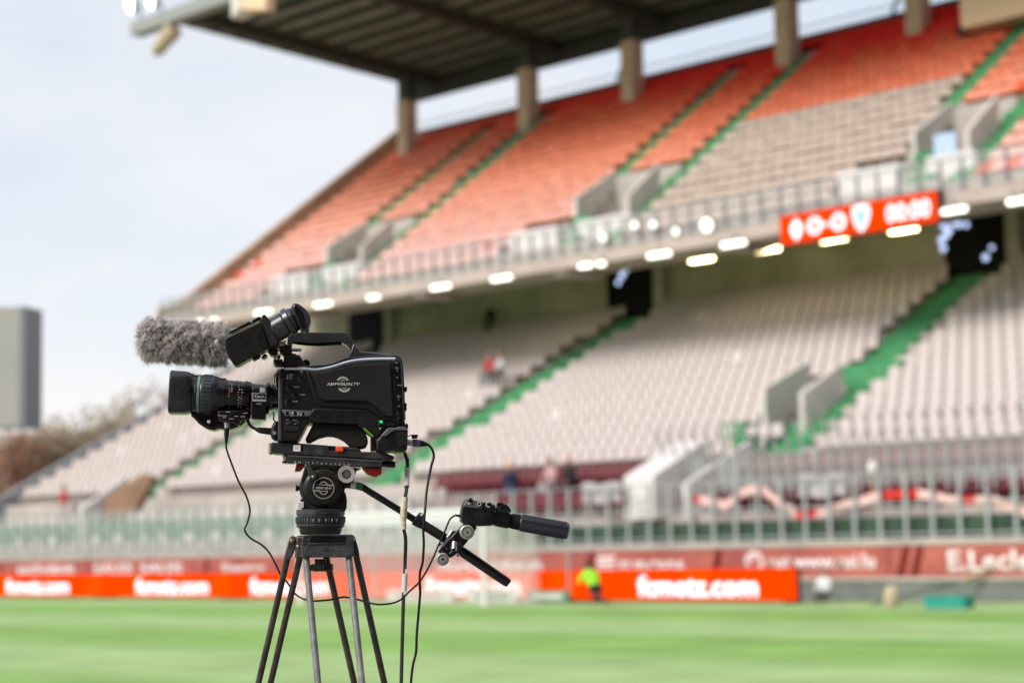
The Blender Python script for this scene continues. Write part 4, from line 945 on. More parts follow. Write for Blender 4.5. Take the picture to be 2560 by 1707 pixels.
# front rim, hooks and lens mount flange on the body
slab(z2, [(252,500),(300,520),(300,850),(285,870),(290,1210),(244,1214)], -.064, -.05).build('front_rim', 'darksteel', cm, .003)
w = MB()
for q in ([(196,480),(250,405),(300,415),(255,470),(245,560),(200,560)], [(215,560),(250,560),(250,610),(225,600)]): slab(z2, q, -.02, .03, w)
w.build('front_bracket', 'lens_black', cm, .003)
w = MB(); w.tube(smooth_pts([P(z2,x,y,-.03) for x,y in ((292,405),(240,450),(205,510),(200,570),(215,620))]), .0016, 8); w.tube(smooth_pts([P(z2,x,y,-.035) for x,y in ((260,440),(225,500),(222,580),(240,640))]), .0012, 8)
w.build('front_wire', 'steel', cm)
w = MB(); w.tube(smooth_pts([P(z2,x,y,-.035) for x,y in ((190,890),(200,930),(196,975),(215,1000))]), .0018, 8); w.build('front_wire', 'glass_blue', cm)
w = MB(); disc(z2, 225, 855, 14, -.04, -.02, w, 14); disc(z2, 196, 862, 11, -.04, -.02, w, 14); disc(z2, 232, 880, 8, -.045, -.03, w, 12); disc(z2, 295, 420, 10, -.045, -.03, w, 12); w.build('screw', 'steel', cm)
slab(z2, [(250,985),(200,1000),(172,1060),(160,1130),(168,1185),(200,1205),(250,1210)], -.035, .04).build('connector_housing', 'body', cm, .006, 3)
w = MB(); disc(z2, 208, 1130, 26, -.05, -.034, w, 18); w.build('dial', 'darksteel', cm, .001)
w = MB()
for x in (200,208,216): slab(z2, [(x,1118),(x+3,1118),(x+3,1145),(x,1145)], -.0515, -.05, w)
w.build('marking', 'print_white', cm, smooth=0)
# shoulder arch
PAD = [(640,1022),(1150,1042),(1215,1090),(1250,1185),(1254,1235),(1236,1275),(1192,1290),(1100,1292),(1062,1280),(1035,1250),(985,1205),(925,1172),(860,1152),(790,1150),(700,1172),(605,1222),(572,1226),(548,1205),(560,1180)]
slab(z2, PAD, -.045, .055).build('shoulder_pad', 'rubber', cm, .006, 3)
slab(z2, [(1140,1042),(1172,1040),(1262,1100),(1335,1165),(1328,1178),(1296,1176),(1210,1100)], -.070, -.03).build('trim', 'gloss', cm, .002)
slab(z2, [(1200,1070),(1222,1075),(1325,1162),(1318,1174),(1295,1172),(1212,1098)], -.0722, -.069).build('reflection_stripe', 'green_reflection', cm, .001)  # green reflection along the glossy trim, painted as a stripe
disc(z2, 1403, 1003, 15, -.0705, -.066, None, 18).build('tally_light', 'led_green', cm)
slab(z2, [(1368,1020),(1436,1022),(1436,1078),(1368,1076)], -.072, -.066).build('switch', 'gloss', cm, .002)
w = MB(); disc(z2, 1390, 1077, 8, -.0735, -.07, w, 12); slab(z2, [(1372,995),(1385,995),(1385,1001),(1372,1001)], -.0672, -.0655, w); w.build('marking', 'print_white', cm)
# logo: lettering and two pairs of arcs
LOGO = lambda x, y, d: P(z2, 792+375*x+(0), 600-34*y, -.0772+.0010*(1-d)*0-.0004*(1-d))
text_mesh('lettering', 'AMPVISUALTV', 'print_white', cm, LOGO, offset=.012, shear=.25)
w = MB()
def arc(cx, cy, r0, r1, a0, a1, n=14):
    for k in range(n):
        A0 = R(a0+(a1-a0)*k/n); A1 = R(a0+(a1-a0)*(k+1)/n)
        slab(z2, [(cx+r0*math.cos(A0),cy-r0*math.sin(A0)),(cx+r1*math.cos(A0),cy-r1*math.sin(A0)),(cx+r1*math.cos(A1),cy-r1*math.sin(A1)),(cx+r0*math.cos(A1),cy-r0*math.sin(A1))], -.0772, -.0755, w)
arc(972,572,52,76,28,152); arc(972,570,26,36,45,135); arc(990,598,52,76,208,332); arc(990,600,26,36,225,315)
w.build('emblem', 'print_grey', cm, smooth=0)

# ---- lens
ax = lambda x: 985+(x-370)*.045
lens = MB(); PL = lambda x, dy=0: P(z1, x, ax(x), dy)
k1 = U/3.92
lens.lathe(PL(640), PL(1400), [(0,.0),(0,170*k1),(.36,165*k1),(.365,150*k1),(.62,140*k1),(.66,128*k1),(.92,122*k1),(1,118*k1)], 48)
lens = lens.build('lens', 'lens_black', cm)
w = MB(); w.lathe(PL(374), PL(598), [(0,120*k1),(0,196*k1),(.02,209*k1),(.10,211*k1),(.72,206*k1),(.84,200*k1),(1,176*k1)], 64, 4.6); w.build('hood', 'hood', lens, .0015)
w = MB(); w.lathe(PL(372.5), PL(376), [(0,150*k1),(1,150*k1)], 48); w.build('front_glass', 'glass_blue', lens)
w = MB(); w.lathe(PL(560), PL(602), [(0,185*k1),(.1,196*k1),(.85,196*k1),(1,186*k1)], 64); w.build('ring', 'gloss', lens)
w = MB(); w.lathe(PL(600), PL(646), [(0,184*k1),(1,186*k1)], 64); w.build('barrel', 'lens_black', lens)
w = MB(); w.lathe(PL(646), PL(672), [(0,186*k1),(.1,189*k1),(.9,189*k1),(1,186*k1)], 64); w.build('green_ring', 'green_ring', lens)
w = MB(); w.lathe(PL(672), PL(800), [(0,180*k1),(.1,188*k1),(.9,186*k1),(1,178*k1)], 64)
def rib_ring(w, x0, x1, r0, r1, n, wd, hh=.0012):
    A = PL(x0); B = PL(x1); d = (B-A).normalized(); a = Vector((0,0,1)); a = (a-d*a.dot(d)).normalized(); b_ = d.cross(a)
    for j in range(n):
        an = 2*math.pi*j/n; o_ = a*math.cos(an)+b_*math.sin(an); tt = d.cross(o_)
        p0, p1 = A+o_*r0*k1, B+o_*r1*k1
        w.hexa([p0-tt*wd-o_*.003, p0+tt*wd-o_*.003, p1+tt*wd-o_*.003, p1-tt*wd-o_*.003, p0-tt*wd+o_*hh, p0+tt*wd+o_*hh, p1+tt*wd+o_*hh, p1-tt*wd+o_*hh])
rib_ring(w, 700, 782, 187, 186, 30, .0026, .0016)
w.build('focus_ring', 'focus_ring', lens, .0005)
w = MB(); w.lathe(PL(800), PL(874), [(0,180*k1),(1,156*k1)], 64); rib_ring(w, 806, 868, 178, 159, 72, .0007, .0011); w.build('fine_ribs', 'focus_ring', lens, smooth=0)
w = MB(); w.lathe(PL(872), PL(916), [(0,158*k1),(.8,156*k1),(1,148*k1)], 64); w.build('ring', 'lens_black', lens)
w = MB(); w.lathe(PL(1018), PL(1030), [(0,150*k1),(1,150*k1)], 64); w.lathe(PL(1108), PL(1122), [(0,152*k1),(1,150*k1)], 64); w.lathe(PL(1046), PL(1062), [(0,146*k1),(1,146*k1)], 64); w.build('flange', 'gloss', lens)
w = MB(); w.lathe(PL(1122), PL(1176), [(0,146*k1),(.6,142*k1),(1,124*k1)], 64); w.build('ring', 'gloss', lens)
# engraved scales: short marks round the barrel towards the viewer
def scale_marks(name, matn, x, n, rr, a0, a1, ln, hh, seed, text=None):
    rng = random.Random(seed); w = MB(); A = PL(x); d = (PL(x+10)-A).normalized(); a = Vector((0,0,1)); a = (a-d*a.dot(d)).normalized(); b_ = -YV
    for j in range(n):
        an = R(a0+(a1-a0)*j/(n-1)); o_ = b_*math.cos(an)+a*math.sin(an); tt = (a*math.cos(an)-b_*math.sin(an)); L2 = ln*rng.uniform(.5,1.1)*k1; H2_ = hh*rng.uniform(.6,1.1)*k1
        c_ = A+d*rng.uniform(-2,6)*k1+o_*(rr*k1+.0002)
        w.hexa([c_-tt*H2_-o_*.0005, c_+d*L2-tt*H2_-o_*.0005, c_+d*L2+tt*H2_-o_*.0005, c_+tt*H2_-o_*.0005, c_-tt*H2_, c_+d*L2-tt*H2_, c_+d*L2+tt*H2_, c_+tt*H2_])
    w.build(name, matn, lens, smooth=0)
scale_marks('scale', 'orange_print', 942, 13, 147, 64, -60, 22, 7, 1)
scale_marks('scale', 'print_white', 922, 11, 148, 55, -50, 12, 3, 2)
scale_marks('scale', 'print_grey', 972, 7, 146, 45, 10, 18, 3, 3)
scale_marks('scale', 'print_grey', 1044, 10, 147, 40, -50, 16, 4, 4)
scale_marks('scale', 'print_grey', 1072, 8, 145, 20, -60, 14, 4, 5)
scale_marks('scale', 'print_grey', 620, 6, 187, 20, 0, 8, 3, 6)
# drive box with its name plate, grip under the lens
slab(z1, [(1168,982),(1318,986),(1316,1180),(1308,1250),(1172,1246),(1160,1180)], -.042, .02).build('drive_box', 'lens_black', lens, .003, 3)
slab(z1, [(1178,934),(1340,930),(1340,985),(1178,985)], -.032, .01).build('drive_top', 'glass_blue', lens, .002)
slab(z1, [(1252,936),(1304,936),(1304,980),(1252,980)], -.0335, -.031).build('sticker', 'sticker', lens)
slab(z1, [(1180,988),(1316,992),(1314,1072),(1180,1068)], -.0432, -.041).build('name_plate', 'print_grey', lens, smooth=0)
slab(z1, [(1188,996),(1309,999),(1308,1050),(1188,1048)], -.0438, -.042).build('name_plate_field', 'lens_black', lens, smooth=0)
text_mesh('lettering', 'Canon', 'print_white', lens, lambda x, y, d: P(z1, 1203+94*x, 1035-28*y+2*x, -.0441+.0005*d), offset=.015)
text_mesh('lettering', 'HDSC', 'print_grey', lens, lambda x, y, d: P(z1, 1220+52*x, 1102-15*y, -.0426+.0005*d), offset=.01)
w = MB()
for q in ((1316,1345,150),(1345,1385,132),(1385,1440,112)): w.lathe(PL(q[0], .0), PL(q[1], .0), [(0,q[2]*k1),(1,q[2]*k1)], 40)
w.build('mount', 'lens_black', lens, .001)
w = MB(); slab(z1, [(1340,925),(1356,918),(1366,950),(1350,990)], -.03, .01, w); slab(z1, [(1318,1130),(1345,1125),(1342,1192),(1320,1190)], -.03, .01, w); w.build('mount_tab', 'gloss', lens, .001)
GRIP = [(565,1180),(580,1215),(610,1240),(650,1285),(700,1318),(745,1342),(800,1352),(850,1336),(905,1342),(960,1345),(1060,1312),(1120,1262),(1160,1240),(1165,1130),(900,1120),(640,1150)]
slab(z1, GRIP, .0, .075).build('hand_grip', 'gloss', lens, .008, 4)
slab(z1, [(835,1160),(1130,1150),(1128,1245),(1060,1265),(1050,1312),(1000,1285),(850,1260)], -.03, .02).build('servo_box', 'lens_black', lens, .004, 3)
w = MB()
for x0, y0, x1 in ((840,1206,880),(885,1208,930),(918,1172,962),(1090,1182,1134),(1000,1212,1040),(1062,1216,1106),(885,1226,920),(950,1238,998)): slab(z1, [(x0,y0),(x1,y0),(x1,y0+6),(x0,y0+6)], -.0308, -.029, w)
w.build('marking', 'print_grey', lens, smooth=0)
w = MB(); disc(z1, 752, 1268, 17, -.012, .01, w, 16); w.build('grip_button', 'tape_white', lens, .001)
w = MB(); w.lathe(P(z1,932,1250,-.015), P(z1,930,1332,-.015), [(0,22*k1),(.3,26*k1),(.35,30*k1),(.6,30*k1),(.65,26*k1),(1,26*k1)], 20); w.build('plug_collar', 'alu', lens)

# ---- viewfinder
vf = slab(z1, [(906,470),(915,448),(1240,298),(1262,300),(1350,545),(1030,716),(1000,714),(940,628),(912,560)], -.135, -.065)
vf = vf.build('viewfinder', 'body', cm, .005, 3)
slab(z1, [(950,384),(1163,280),(1178,300),(1176,312),(960,402),(945,400)], -.125, -.075).build('top_cover', 'lens_black', vf, .003)
slab(z1, [(1176,270),(1240,240),(1262,240),(1258,262),(1185,312)], -.125, -.080).build('top_button', 'gloss', vf, .002)
slab(z1, [(1160,284),(1172,280),(1176,302),(1164,306)], -.128, -.12).build('clip', 'steel', vf, .001)
slab(z1, [(1244,300),(1278,222),(1304,216),(1325,248),(1340,262),(1442,492),(1430,508),(1352,548)], -.130, -.062).build('frame', 'panel', vf, .003)
slab(z1, [(1180,632),(1250,590),(1262,622),(1245,650),(1190,678)], -.11, -.085).build('hinge', 'lens_black', vf, .002)
va, vb = P(z1,1360,392,-.098), P(z1,1590,262,-.105)
w = MB(); w.lathe(va, vb, [(0,118*k1),(.10,118*k1),(.12,124*k1),(.62,124*k1),(.64,108*k1),(.66,108*k1),(.68,138*k1),(.86,140*k1),(.88,122*k1),(1,118*k1)], 56); w.build('barrel', 'handle', vf, .0006)
slab(z1, [(1466,186),(1500,166),(1508,180),(1476,200)], -.115, -.09).build('lever', 'lens_black', vf, .001)
# rubber eye cup: dark cone and a thin curved flap
w = MB(); w.lathe(P(z1,1560,282,-.104), P(z1,1650,236,-.108), [(0,112*k1),(.25,118*k1),(.5,112*k1),(.9,138*k1),(1,140*k1)], 48); w.build('eyecup_base', 'gloss', vf)
slab(z1, [(1572,160),(1590,107),(1625,132),(1668,205),(1694,285),(1703,386),(1672,384),(1640,340)], -.165, -.07).build('eyecup', 'lens_black', vf, .004, 3)
slab(z1, [(1592,104),(1640,118),(1706,170),(1746,236),(1754,280),(1738,342),(1704,388),(1700,300),(1672,212),(1630,142)], -.160, -.075).build('eyecup_flap', 'handle', vf, .003, 3)
# bracket between viewfinder and body
w = MB(); w.tube([P(z1,1555,566,-.05), P(z1,1662,566,-.05)], .0045, 14); w.tube([P(z1,1420,560,-.06), P(z1,1560,560,-.05)], .0035, 12); w.tube([P(z1,1420,500,-.07), P(z1,1505,480,-.06)], .003, 10); w.build('rod', 'steel', cm)
w = MB()
for q in ([(1340,590),(1350,560),(1420,548),(1430,600),(1400,622),(1350,618)], [(1440,530),(1480,505),(1560,520),(1568,590),(1530,612),(1450,600)], [(1385,660),(1475,655),(1480,722),(1390,720)], [(1260,640),(1300,600),(1330,620),(1290,650)], [(1480,600),(1600,600),(1640,640),(1480,640)]): slab(z1, q, -.085, -.03, w)
w.build('bracket', 'body', cm, .003)
w = MB()
for x, y, r_ in ((1434,555,16),(1455,602,12),(1405,640,14),(1396,700,12),(1466,612,10)): disc(z1, x, y, r_, -.092, -.08, w, 14)
slab(z1, [(1388,615),(1400,615),(1402,720),(1388,720)], -.07, -.04, w); slab(z1, [(1430,485),(1500,478),(1508,500),(1436,512)], -.08, -.05, w); slab(z1, [(1440,515),(1490,505),(1494,522),(1446,530)], -.09, -.07, w)
w.build('screw', 'steel', cm, .0008)

# ---- sliding plate under the camera
slab(z2, [(168,1248),(178,1232),(460,1242),(812,1268),(812,1322),(1060,1332),(1160,1336),(1185,1338),(1440,1346),(1545,1388),(1546,1418),(1518,1432),(1340,1420),(180,1352),(166,1338)], -.050, .05).build('camera_plate', 'plate_grey', cm, .002)
slab(z2, [(240,1210),(470,1218),(470,1242),(240,1236)], -.04, .04).build('plate_foot', 'gloss', cm, .002)
slab(z2, [(812,1270),(1140,1288),(1180,1334),(812,1322)], -.040, .05).build('plate_slot', 'gloss', cm, .001)
slab(z2, [(985,1284),(1138,1290),(1176,1334),(985,1322)], -.046, -.035).build('plate_wedge', 'plate_grey', cm, .002)
slab(z2, [(138,1240),(168,1236),(172,1352),(142,1358),(132,1340)], -.045, .045).build('end_cap', 'tan_plastic', cm, .003)
slab(z2, [(418,1264),(498,1264),(496,1336),(416,1332)], -.0512, -.049).build('sticker', 'sticker', cm, smooth=0)
slab(z2, [(498,1270),(528,1274),(526,1336),(497,1335)], -.0506, -.049).build('sticker_edge', 'gloss', cm, smooth=0)
text_mesh('lettering', 'DC', 'print_grey', cm, lambda x, y, d: P(z2, 434+46*x, 1312-26*y+2*x, -.0516+.0004*d))
slab(z2, [(890,1272),(980,1280),(986,1310),(975,1342),(892,1338)], -.056, -.035).build('latch', 'latch', cm, .003)

# ---- tripod with fluid head
tp = empty('tripod', (P(z3, 670, 1100).x, 5.0, 0), 'worn black tripod with fluid head and paired tube legs carrying the camera', 'tripod')
slab(z2, [(330,1376),(345,1370),(1408,1446),(1412,1452),(1410,1512),(1395,1512),(332,1452)], -.042, .045).build('balance_plate', 'plate_grey', tp, .002)
slab(z2, [(352,1370),(1398,1436),(1402,1452),(372,1390),(350,1380)], -.044, -.036).build('plate_edge', 'plate_edge', tp, .001)
slab(z2, [(298,1374),(345,1368),(362,1385),(334,1442),(300,1444)], -.038, .04).build('end_cap', 'tan_plastic', tp, .003)
slab(z2, [(290,1446),(420,1456),(420,1470),(290,1462)], -.03, .035).build('plate_underside', 'gloss', tp, .001)
w = MB(); w.lathe(P(z2,1410,1474,-.01), P(z2,1560,1484,-.01), [(0,34/4.48*U),(.5,38/4.48*U),(.9,38/4.48*U),(1,30/4.48*U)], 20, 5); w.build('plate_knob', 'gloss', tp)
for v_ in range(13):
    if v_ == 10: continue
    tx = str(v_); x = 1038-50*v_; yb = 1451+(x-436)*.050; wd_ = 24 if v_ > 10 else (5 if v_ == 1 else 13)
    text_mesh('number', tx, 'print_white', tp, (lambda x, yb, wd_: lambda u, v, d: P(z2, x-wd_/2+wd_*u, yb+14-20*v, -.0425+.0004*d))(x, yb, wd_), offset=.01)
w = MB()
for k in range(25): x = 438+k*25; yb = 1465+(x-436)*.050; slab(z2, [(x+11,yb-4),(x+14,yb-4),(x+14,yb+3),(x+11,yb+3)], -.0425, -.041, w)
w.build('tick', 'print_grey', tp, smooth=0)
slab(z3, [(395,308),(482,312),(478,322),(430,378),(378,382)], -.03, .03).build('clamp_lever', 'red_clamp', tp, .003)
slab(z3, [(1035,344),(1232,346),(1230,412),(1198,420),(1190,436),(1150,432),(1085,404)], -.035, .03).build('clamp_lever', 'red_clamp', tp, .003)
# head housing
slab(z3, [(478,332),(520,318),(800,332),(905,340),(1036,352),(985,370),(960,470),(930,520),(870,545),(862,700),(480,700),(450,600),(440,470)], -.030, .05).build('head_body', 'head_black', tp, .005, 3)
slab(z3, [(500,325),(790,340),(790,356),(500,345)], -.034, -.02).build('head_top', 'head_grey', tp, .001)
w = MB(); A = P(z3,610,548,.05)
w.lathe(A, P(z3,618,548,-.012), [(0,170*k1),(.1,184*k1),(.5,190*k1),(1,188*k1)], 64); w.build('drag_drum', 'head_grey', tp)
w = MB(); w.lathe(P(z3,655,546,-.012), P(z3,655,546,-.012)-YV*.040, [(0,182*k1),(.55,190*k1),(.85,182*k1),(.97,160*k1),(1,150*k1)], 64); w.build('drag_cover', 'head_black', tp)
w = MB(); c_ = P(z3,662,547,-.0528)
def ringm(w, c_, r0, r1, y=0.0, a0=0, a1=360, n=40, th=.0008):
    for k in range(n):
        A0 = R(a0+(a1-a0)*k/n); A1 = R(a0+(a1-a0)*(k+1)/n)
        w.prism([c_+XV*(math.cos(A)*r)-YV*y+Vector((0,0,math.sin(A)*r)) for A, r in ((A0,r0),(A0,r1),(A1,r1),(A1,r0))], YV*th)
ringm(w, c_, 96*k1, 104*k1)
ringm(w, P(z3,662,524,-.0528), 33*k1, 42*k1, 0, 0, 180, 16); ringm(w, P(z3,662,570,-.0528), 33*k1, 42*k1, 0, 180, 360, 16)
slab(z3, [(695,512),(757,514),(760,526),(695,524)], -.0528, -.052, w); slab(z3, [(565,566),(628,570),(628,580),(568,578)], -.0528, -.052, w)
slab(z3, [(640,512),(695,512),(695,520),(640,520)], -.0528, -.052, w); slab(z3, [(628,574),(690,574),(690,582),(628,582)], -.0528, -.052, w)
w.build('emblem', 'emblem', tp, smooth=0)
text_mesh('lettering', 'VIDEO 20 S1', 'print_white', tp, lambda x, y, d: P(z3, 586+150*x, 556-20*y+3*x, -.0532+.0005*d), offset=.012)
slab(z3, [(488,282),(502,284),(590,412),(596,440),(580,468),(556,474),(532,462),(520,430),(478,300)], -.062, -.052).build('lock_lever', 'head_grey', tp, .003)
w = MB(); disc(z3, 559, 437, 14, -.066, -.06, w, 16); w.build('screw', 'steel', tp, .001)
# rosette
disc(z3, 887, 412, 84, -.060, -.040).build('rosette', 'darksteel', tp, .001)
w = MB(); c_ = P(z3,887,412,-.0605)
for k in range(56):
    an = 2*math.pi*k/56; o_ = XV*math.cos(an)+Vector((0,0,math.sin(an))); tt = XV*-math.sin(an)+Vector((0,0,math.cos(an)))
    w.hexa([c_+o_*46*k1-tt*.0004, c_+o_*84*k1-tt*.0007, c_+o_*84*k1+tt*.0007, c_+o_*46*k1+tt*.0004, c_+o_*46*k1-tt*.0004-YV*.002, c_+o_*83*k1-tt*.0006-YV*.003, c_+o_*83*k1+tt*.0006-YV*.003, c_+o_*46*k1+tt*.0004-YV*.002])
w.build('rosette_teeth', 'bright_steel', tp, smooth=0)
w = MB(); ringm(w, P(z3,887,412,-.0635), 8*k1, 20*k1, th=.003); ringm(w, P(z3,887,412,-.062), 32*k1, 37*k1, th=.002); w.build('rosette_nut', 'steel', tp)
w = MB()
for an in (60,170,235,330): disc(z3, 887+44*math.cos(R(an)), 412-44*math.sin(R(an)), 9, -.0625, -.0595, w, 12)
w.build('hole', 'gloss', tp)
w = MB(); w.lathe(P(z3,388,549,.0), P(z3,440,549,.0), [(0,29*k1),(.5,29*k1),(.55,20*k1),(1,20*k1)], 20, 6); w.build('side_knob', 'gloss', tp, .001)
# neck, ring, bowl
slab(z3, [(845,585),(862,578),(880,600),(892,660),(888,740),(870,775),(760,790),(450,770),(432,655),(470,640),(520,700),(760,700),(830,650)], -.03, .045).build('neck', 'head_black', tp, .006, 3)
slab(z3, [(408,680),(470,682),(468,742),(405,744)], -.036, -.02).build('serial_label', 'sticker', tp, .001)
w = MB()
for k in range(5): slab(z3, [(412,690+k*11),(464,691+k*11),(464,694+k*11),(412,693+k*11)], -.0366, -.0355, w)
w.build('marking', 'print_grey', tp, smooth=0)
cx = 632
def turned(x0y, x1y, r0, r1, name, matn, prof=None, bev=.001, n=64):
    w = MB(); w.lathe(P(z3,cx,x0y,.0), P(z3,cx,x1y,.0), prof or [(0,r0*k1),(1,r1*k1)], n); w.build(name, matn, tp, bev); return
turned(756, 824, 0, 0, 'pan_base', 'head_grey', [(0,225*k1),(.06,236*k1),(.75,236*k1),(.8,228*k1),(1,228*k1)], 0)
turned(824, 896, 0, 0, 'drag_ring', 'head_black', [(0,232*k1),(.08,238*k1),(.92,236*k1),(1,230*k1)], 0)
w = MB(); 
for k in range(44):
    an = 2*math.pi*k/44; o_ = Vector((math.cos(an),math.sin(an),0)); tt = Vector((-math.sin(an),math.cos(an),0)); A = P(z3,cx,830,0); B = P(z3,cx,888,0)
    A = A+o_*238*k1; B = B+o_*237*k1
    w.hexa([A-tt*.0022-o_*.002,A+tt*.0022-o_*.002,B+tt*.0022-o_*.002,B-tt*.0022-o_*.002,A-tt*.0016+o_*.0014,A+tt*.0016+o_*.0014,B+tt*.0016+o_*.0014,B-tt*.0016+o_*.0014])
w.build('ring_rib', 'head_grey', tp, smooth=0)
for k, tx in enumerate(['7','6','5','4','3','2']):
    x = (502,558,620,684,742,790)[k]; yo = ((238)**2-(x-cx)**2)**.5*k1
    text_mesh('number', tx, 'print_white', tp, (lambda x, yo: lambda u, v, d: P(z3, x-7+14*u, 866-18*v, -yo-.0022+.0004*d))(x, yo))
    w = MB(); slab(z3, [(x-4,873),(x+4,873),(x,884)], -yo-.0022, -yo-.0015, w); w.build('tick', 'print_grey', tp, smooth=0)
turned(896, 938, 0, 0, 'lower_ring', 'head_grey', [(0,230*k1),(.1,236*k1),(.6,234*k1),(1,212*k1)], 0)
turned(938, 1002, 0, 0, 'bowl', 'head_black', [(0,208*k1),(.4,206*k1),(1,190*k1)], 0)
slab(z3, [(420,938),(505,944),(505,998),(432,996)], -.034, -.01).build('bowl_bracket', 'head_grey', tp, .003)
w = MB(); disc(z3, 602, 788, 7, -.0612, -.059, w, 12); disc(z3, 708, 789, 8, -.0608, -.0585, w, 12); w.build('hole', 'gloss', tp)
# crown
slab(z3, [(455,1012),(520,1006),(900,1002),(942,1008),(958,1060),(962,1200),(950,1218),(905,1226),(455,1228),(438,1215),(440,1110)], -.030, .005).build('crown_bracket', 'crown', tp, .004, 3)
slab(z3, [(395,1012),(955,1000),(955,1185),(400,1240),(378,1235),(385,1100)], .006, .08).build('crown', 'leg_dark', tp, .005)
slab(z3, [(524,1022),(872,1018),(872,1084),(524,1088)], -.0325, -.02).build('crown_window', 'gloss', tp, .002)
slab(z3, [(516,1010),(880,1004),(884,1022),(512,1026)], -.0345, -.02).build('crown_lip', 'head_grey', tp, .002)
slab(z3, [(514,1086),(882,1082),(884,1096),(514,1100)], -.0335, -.02).build('crown_lip', 'head_grey', tp, .0015)
w = MB(); ringm(w, P(z3,707,1157,-.0308), 40*k1, 46*k1, th=.0008); ringm(w, P(z3,707,1148,-.0308), 14*k1, 18*k1, 0, 0, 180, 12, .0006); ringm(w, P(z3,707,1166,-.0308), 14*k1, 18*k1, 0, 180, 360, 12, .0006)
slab(z3, [(672,1152),(742,1152),(742,1156),(672,1156)], -.0308, -.030, w); slab(z3, [(672,1160),(742,1160),(742,1164),(672,1164)], -.0308, -.030, w); w.build('emblem', 'head_grey', tp, smooth=0)
slab(z3, [(322,1052),(330,1026),(352,1013),(380,1018),(398,1040),(400,1085),(372,1170),(335,1247),(300,1250),(274,1228),(300,1130)], .008, .048).build('leg_hinge', 'crown', tp, .004, 3)
slab(z3, [(932,1006),(955,1006),(972,1030),(1002,1130),(1016,1205),(1004,1228),(962,1226),(955,1100)], .008, .048).build('leg_hinge', 'crown', tp, .004, 3)
w = MB(); disc(z3, 353, 1061, 21, .002, .012, w, 20); w.build('bolt', 'brass', tp, .001)
w = MB(); disc(z3, 956, 1047, 15, .002, .012, w, 20); w.build('bolt', 'steel', tp, .001)
w = MB(); disc(z3, 412, 1118, 14, .0, .01, w, 16); disc(z3, 353, 1061, 9, -.0015, .004, w, 6); w.build('screw', 'steel', tp, .001)
# centre lock knob
turned(1240, 1300, 0, 0, 'knob_stem', 'gloss', [(0,58*k1),(1,55*k1)], 0, 24)
w = MB(); w.lathe(P(z3,645,1290,0), P(z3,645,1362,0), [(0,98*k1),(.1,106*k1),(.8,104*k1),(1,84*k1)], 48)
for k in range(8):
    an = 2*math.pi*k/8+.3; A = P(z3,645,1294,0)+Vector((math.cos(an),math.sin(an),0))*100*k1; B = P(z3,645,1356,0)+Vector((math.cos(an),math.sin(an),0))*98*k1; w.tube([A,B], .0036, 10)
w.build('lock_knob', 'head_black', tp)
# legs: each a pair of tubes down to a lower stage and a foot on the grass
def leg(top1, bot1, top2, bot2, dy0, dy1, m1, m2, r1, r2):
    ends = []
    lg = None
    for (tt_, bt, m_, r_) in ((top1, bot1, m1, r1), (top2, bot2, m2, r2)):
        A = at_rig(*tt_, dy0); B = at_rig(*bt, dy1); d = (B-A); zend = .46; E1 = A+d*((A.z-zend)/(A.z-B.z)); w = MB()
        w.tube([A-d*.05, A, E1], r_, 16)
        if lg is None: lg = w.build('leg', m_, tp)
        else: w.build('tube', m_, lg)
        ends.append(E1)
    e0, e1 = ends; mid = (e0+e1)/2; dz_ = (mid-(at_rig(*top1, dy0)+at_rig(*top2, dy0))/2).normalized()
    w = MB(); w.tube([e0-dz_*.03, e0+dz_*.03], .022, 12); w.tube([e1-dz_*.03, e1+dz_*.03], .022, 12); w.tube([e0, e1], .018, 12); w.build('clamp', 'head_black', lg)
    ft = mid+dz_*((mid.z-.03)/-dz_.z); w = MB(); w.tube([mid-dz_*.05, ft], .014, 14); w.build('lower_tube', 'leg_dark', lg)
    w = MB(); w.tube([ft, ft+Vector((0,0,-.028))], [.03,.04], 14); w.build('rubber_foot', 'rubber', lg)
    return mid
leg((717.8,1397.6),(645.9,1707),(748,1400),(676.5,1707), .03, .16, 'leg_dark', 'leg_dark', .0080, .0080)
leg((765,1392),(795,1707),(872,1392),(905,1707), -.012, -.13, 'leg_light', 'leg_light', .0082, .0082)
leg((818,1402),(885.7,1707),(891,1391),(961,1707), .03, .14, 'leg_dark', 'leg_dark', .0082, .0082)

# ---- pan bar
pb_pts = [P(z4,x,y,-.03) for x,y in ((20,318),(70,322),(140,330),(185,345),(240,380),(420,490),(700,665),(1030,870))]
w = MB(); w.tube(smooth_pts(pb_pts), 33/3.92*U, 18); pan = w.build('pan_bar', 'gloss', tp)
w = MB(); w.tube([P(z4,x,y,-.03) for x,y in ((66,322),(120,328))], 35.5/3.92*U, 16); w.build('label_tape', 'tape_white', pan)
w = MB(); w.tube([P(z4,x,y,-.03) for x,y in ((118,326),(150,334),(182,344))], 37/3.92*U, 18); w.build('green_tape', 'tape_green', pan)
w = MB(); w.tube([P(z4,x,y,-.03) for x,y in ((690,655),(860,762),(1020,862))], 46/3.92*U, 20); w.build('sleeve', 'rubber', pan)
w = MB(); w.tube([P(z4,x,y,-.03) for x,y in ((690,655),(720,674),(770,705))], [54/3.92*U,56/3.92*U,50/3.92*U], 20); slab(z4, [(722,610),(738,590),(762,590),(780,608),(776,660),(712,662)], -.036, -.024, w); w.build('cable_clip', 'body', pan, .002)
w = MB(); disc(z4, 758, 612, 13, -.038, -.022, w, 14); w.build('hole', 'tape_white', pan)
w = MB(); w.tube([P(z4,x,y,-.03) for x,y in ((1090,905),(1140,960),(1200,1000))], 38/3.92*U, 18); w.build('joint', 'lens_black', pan)
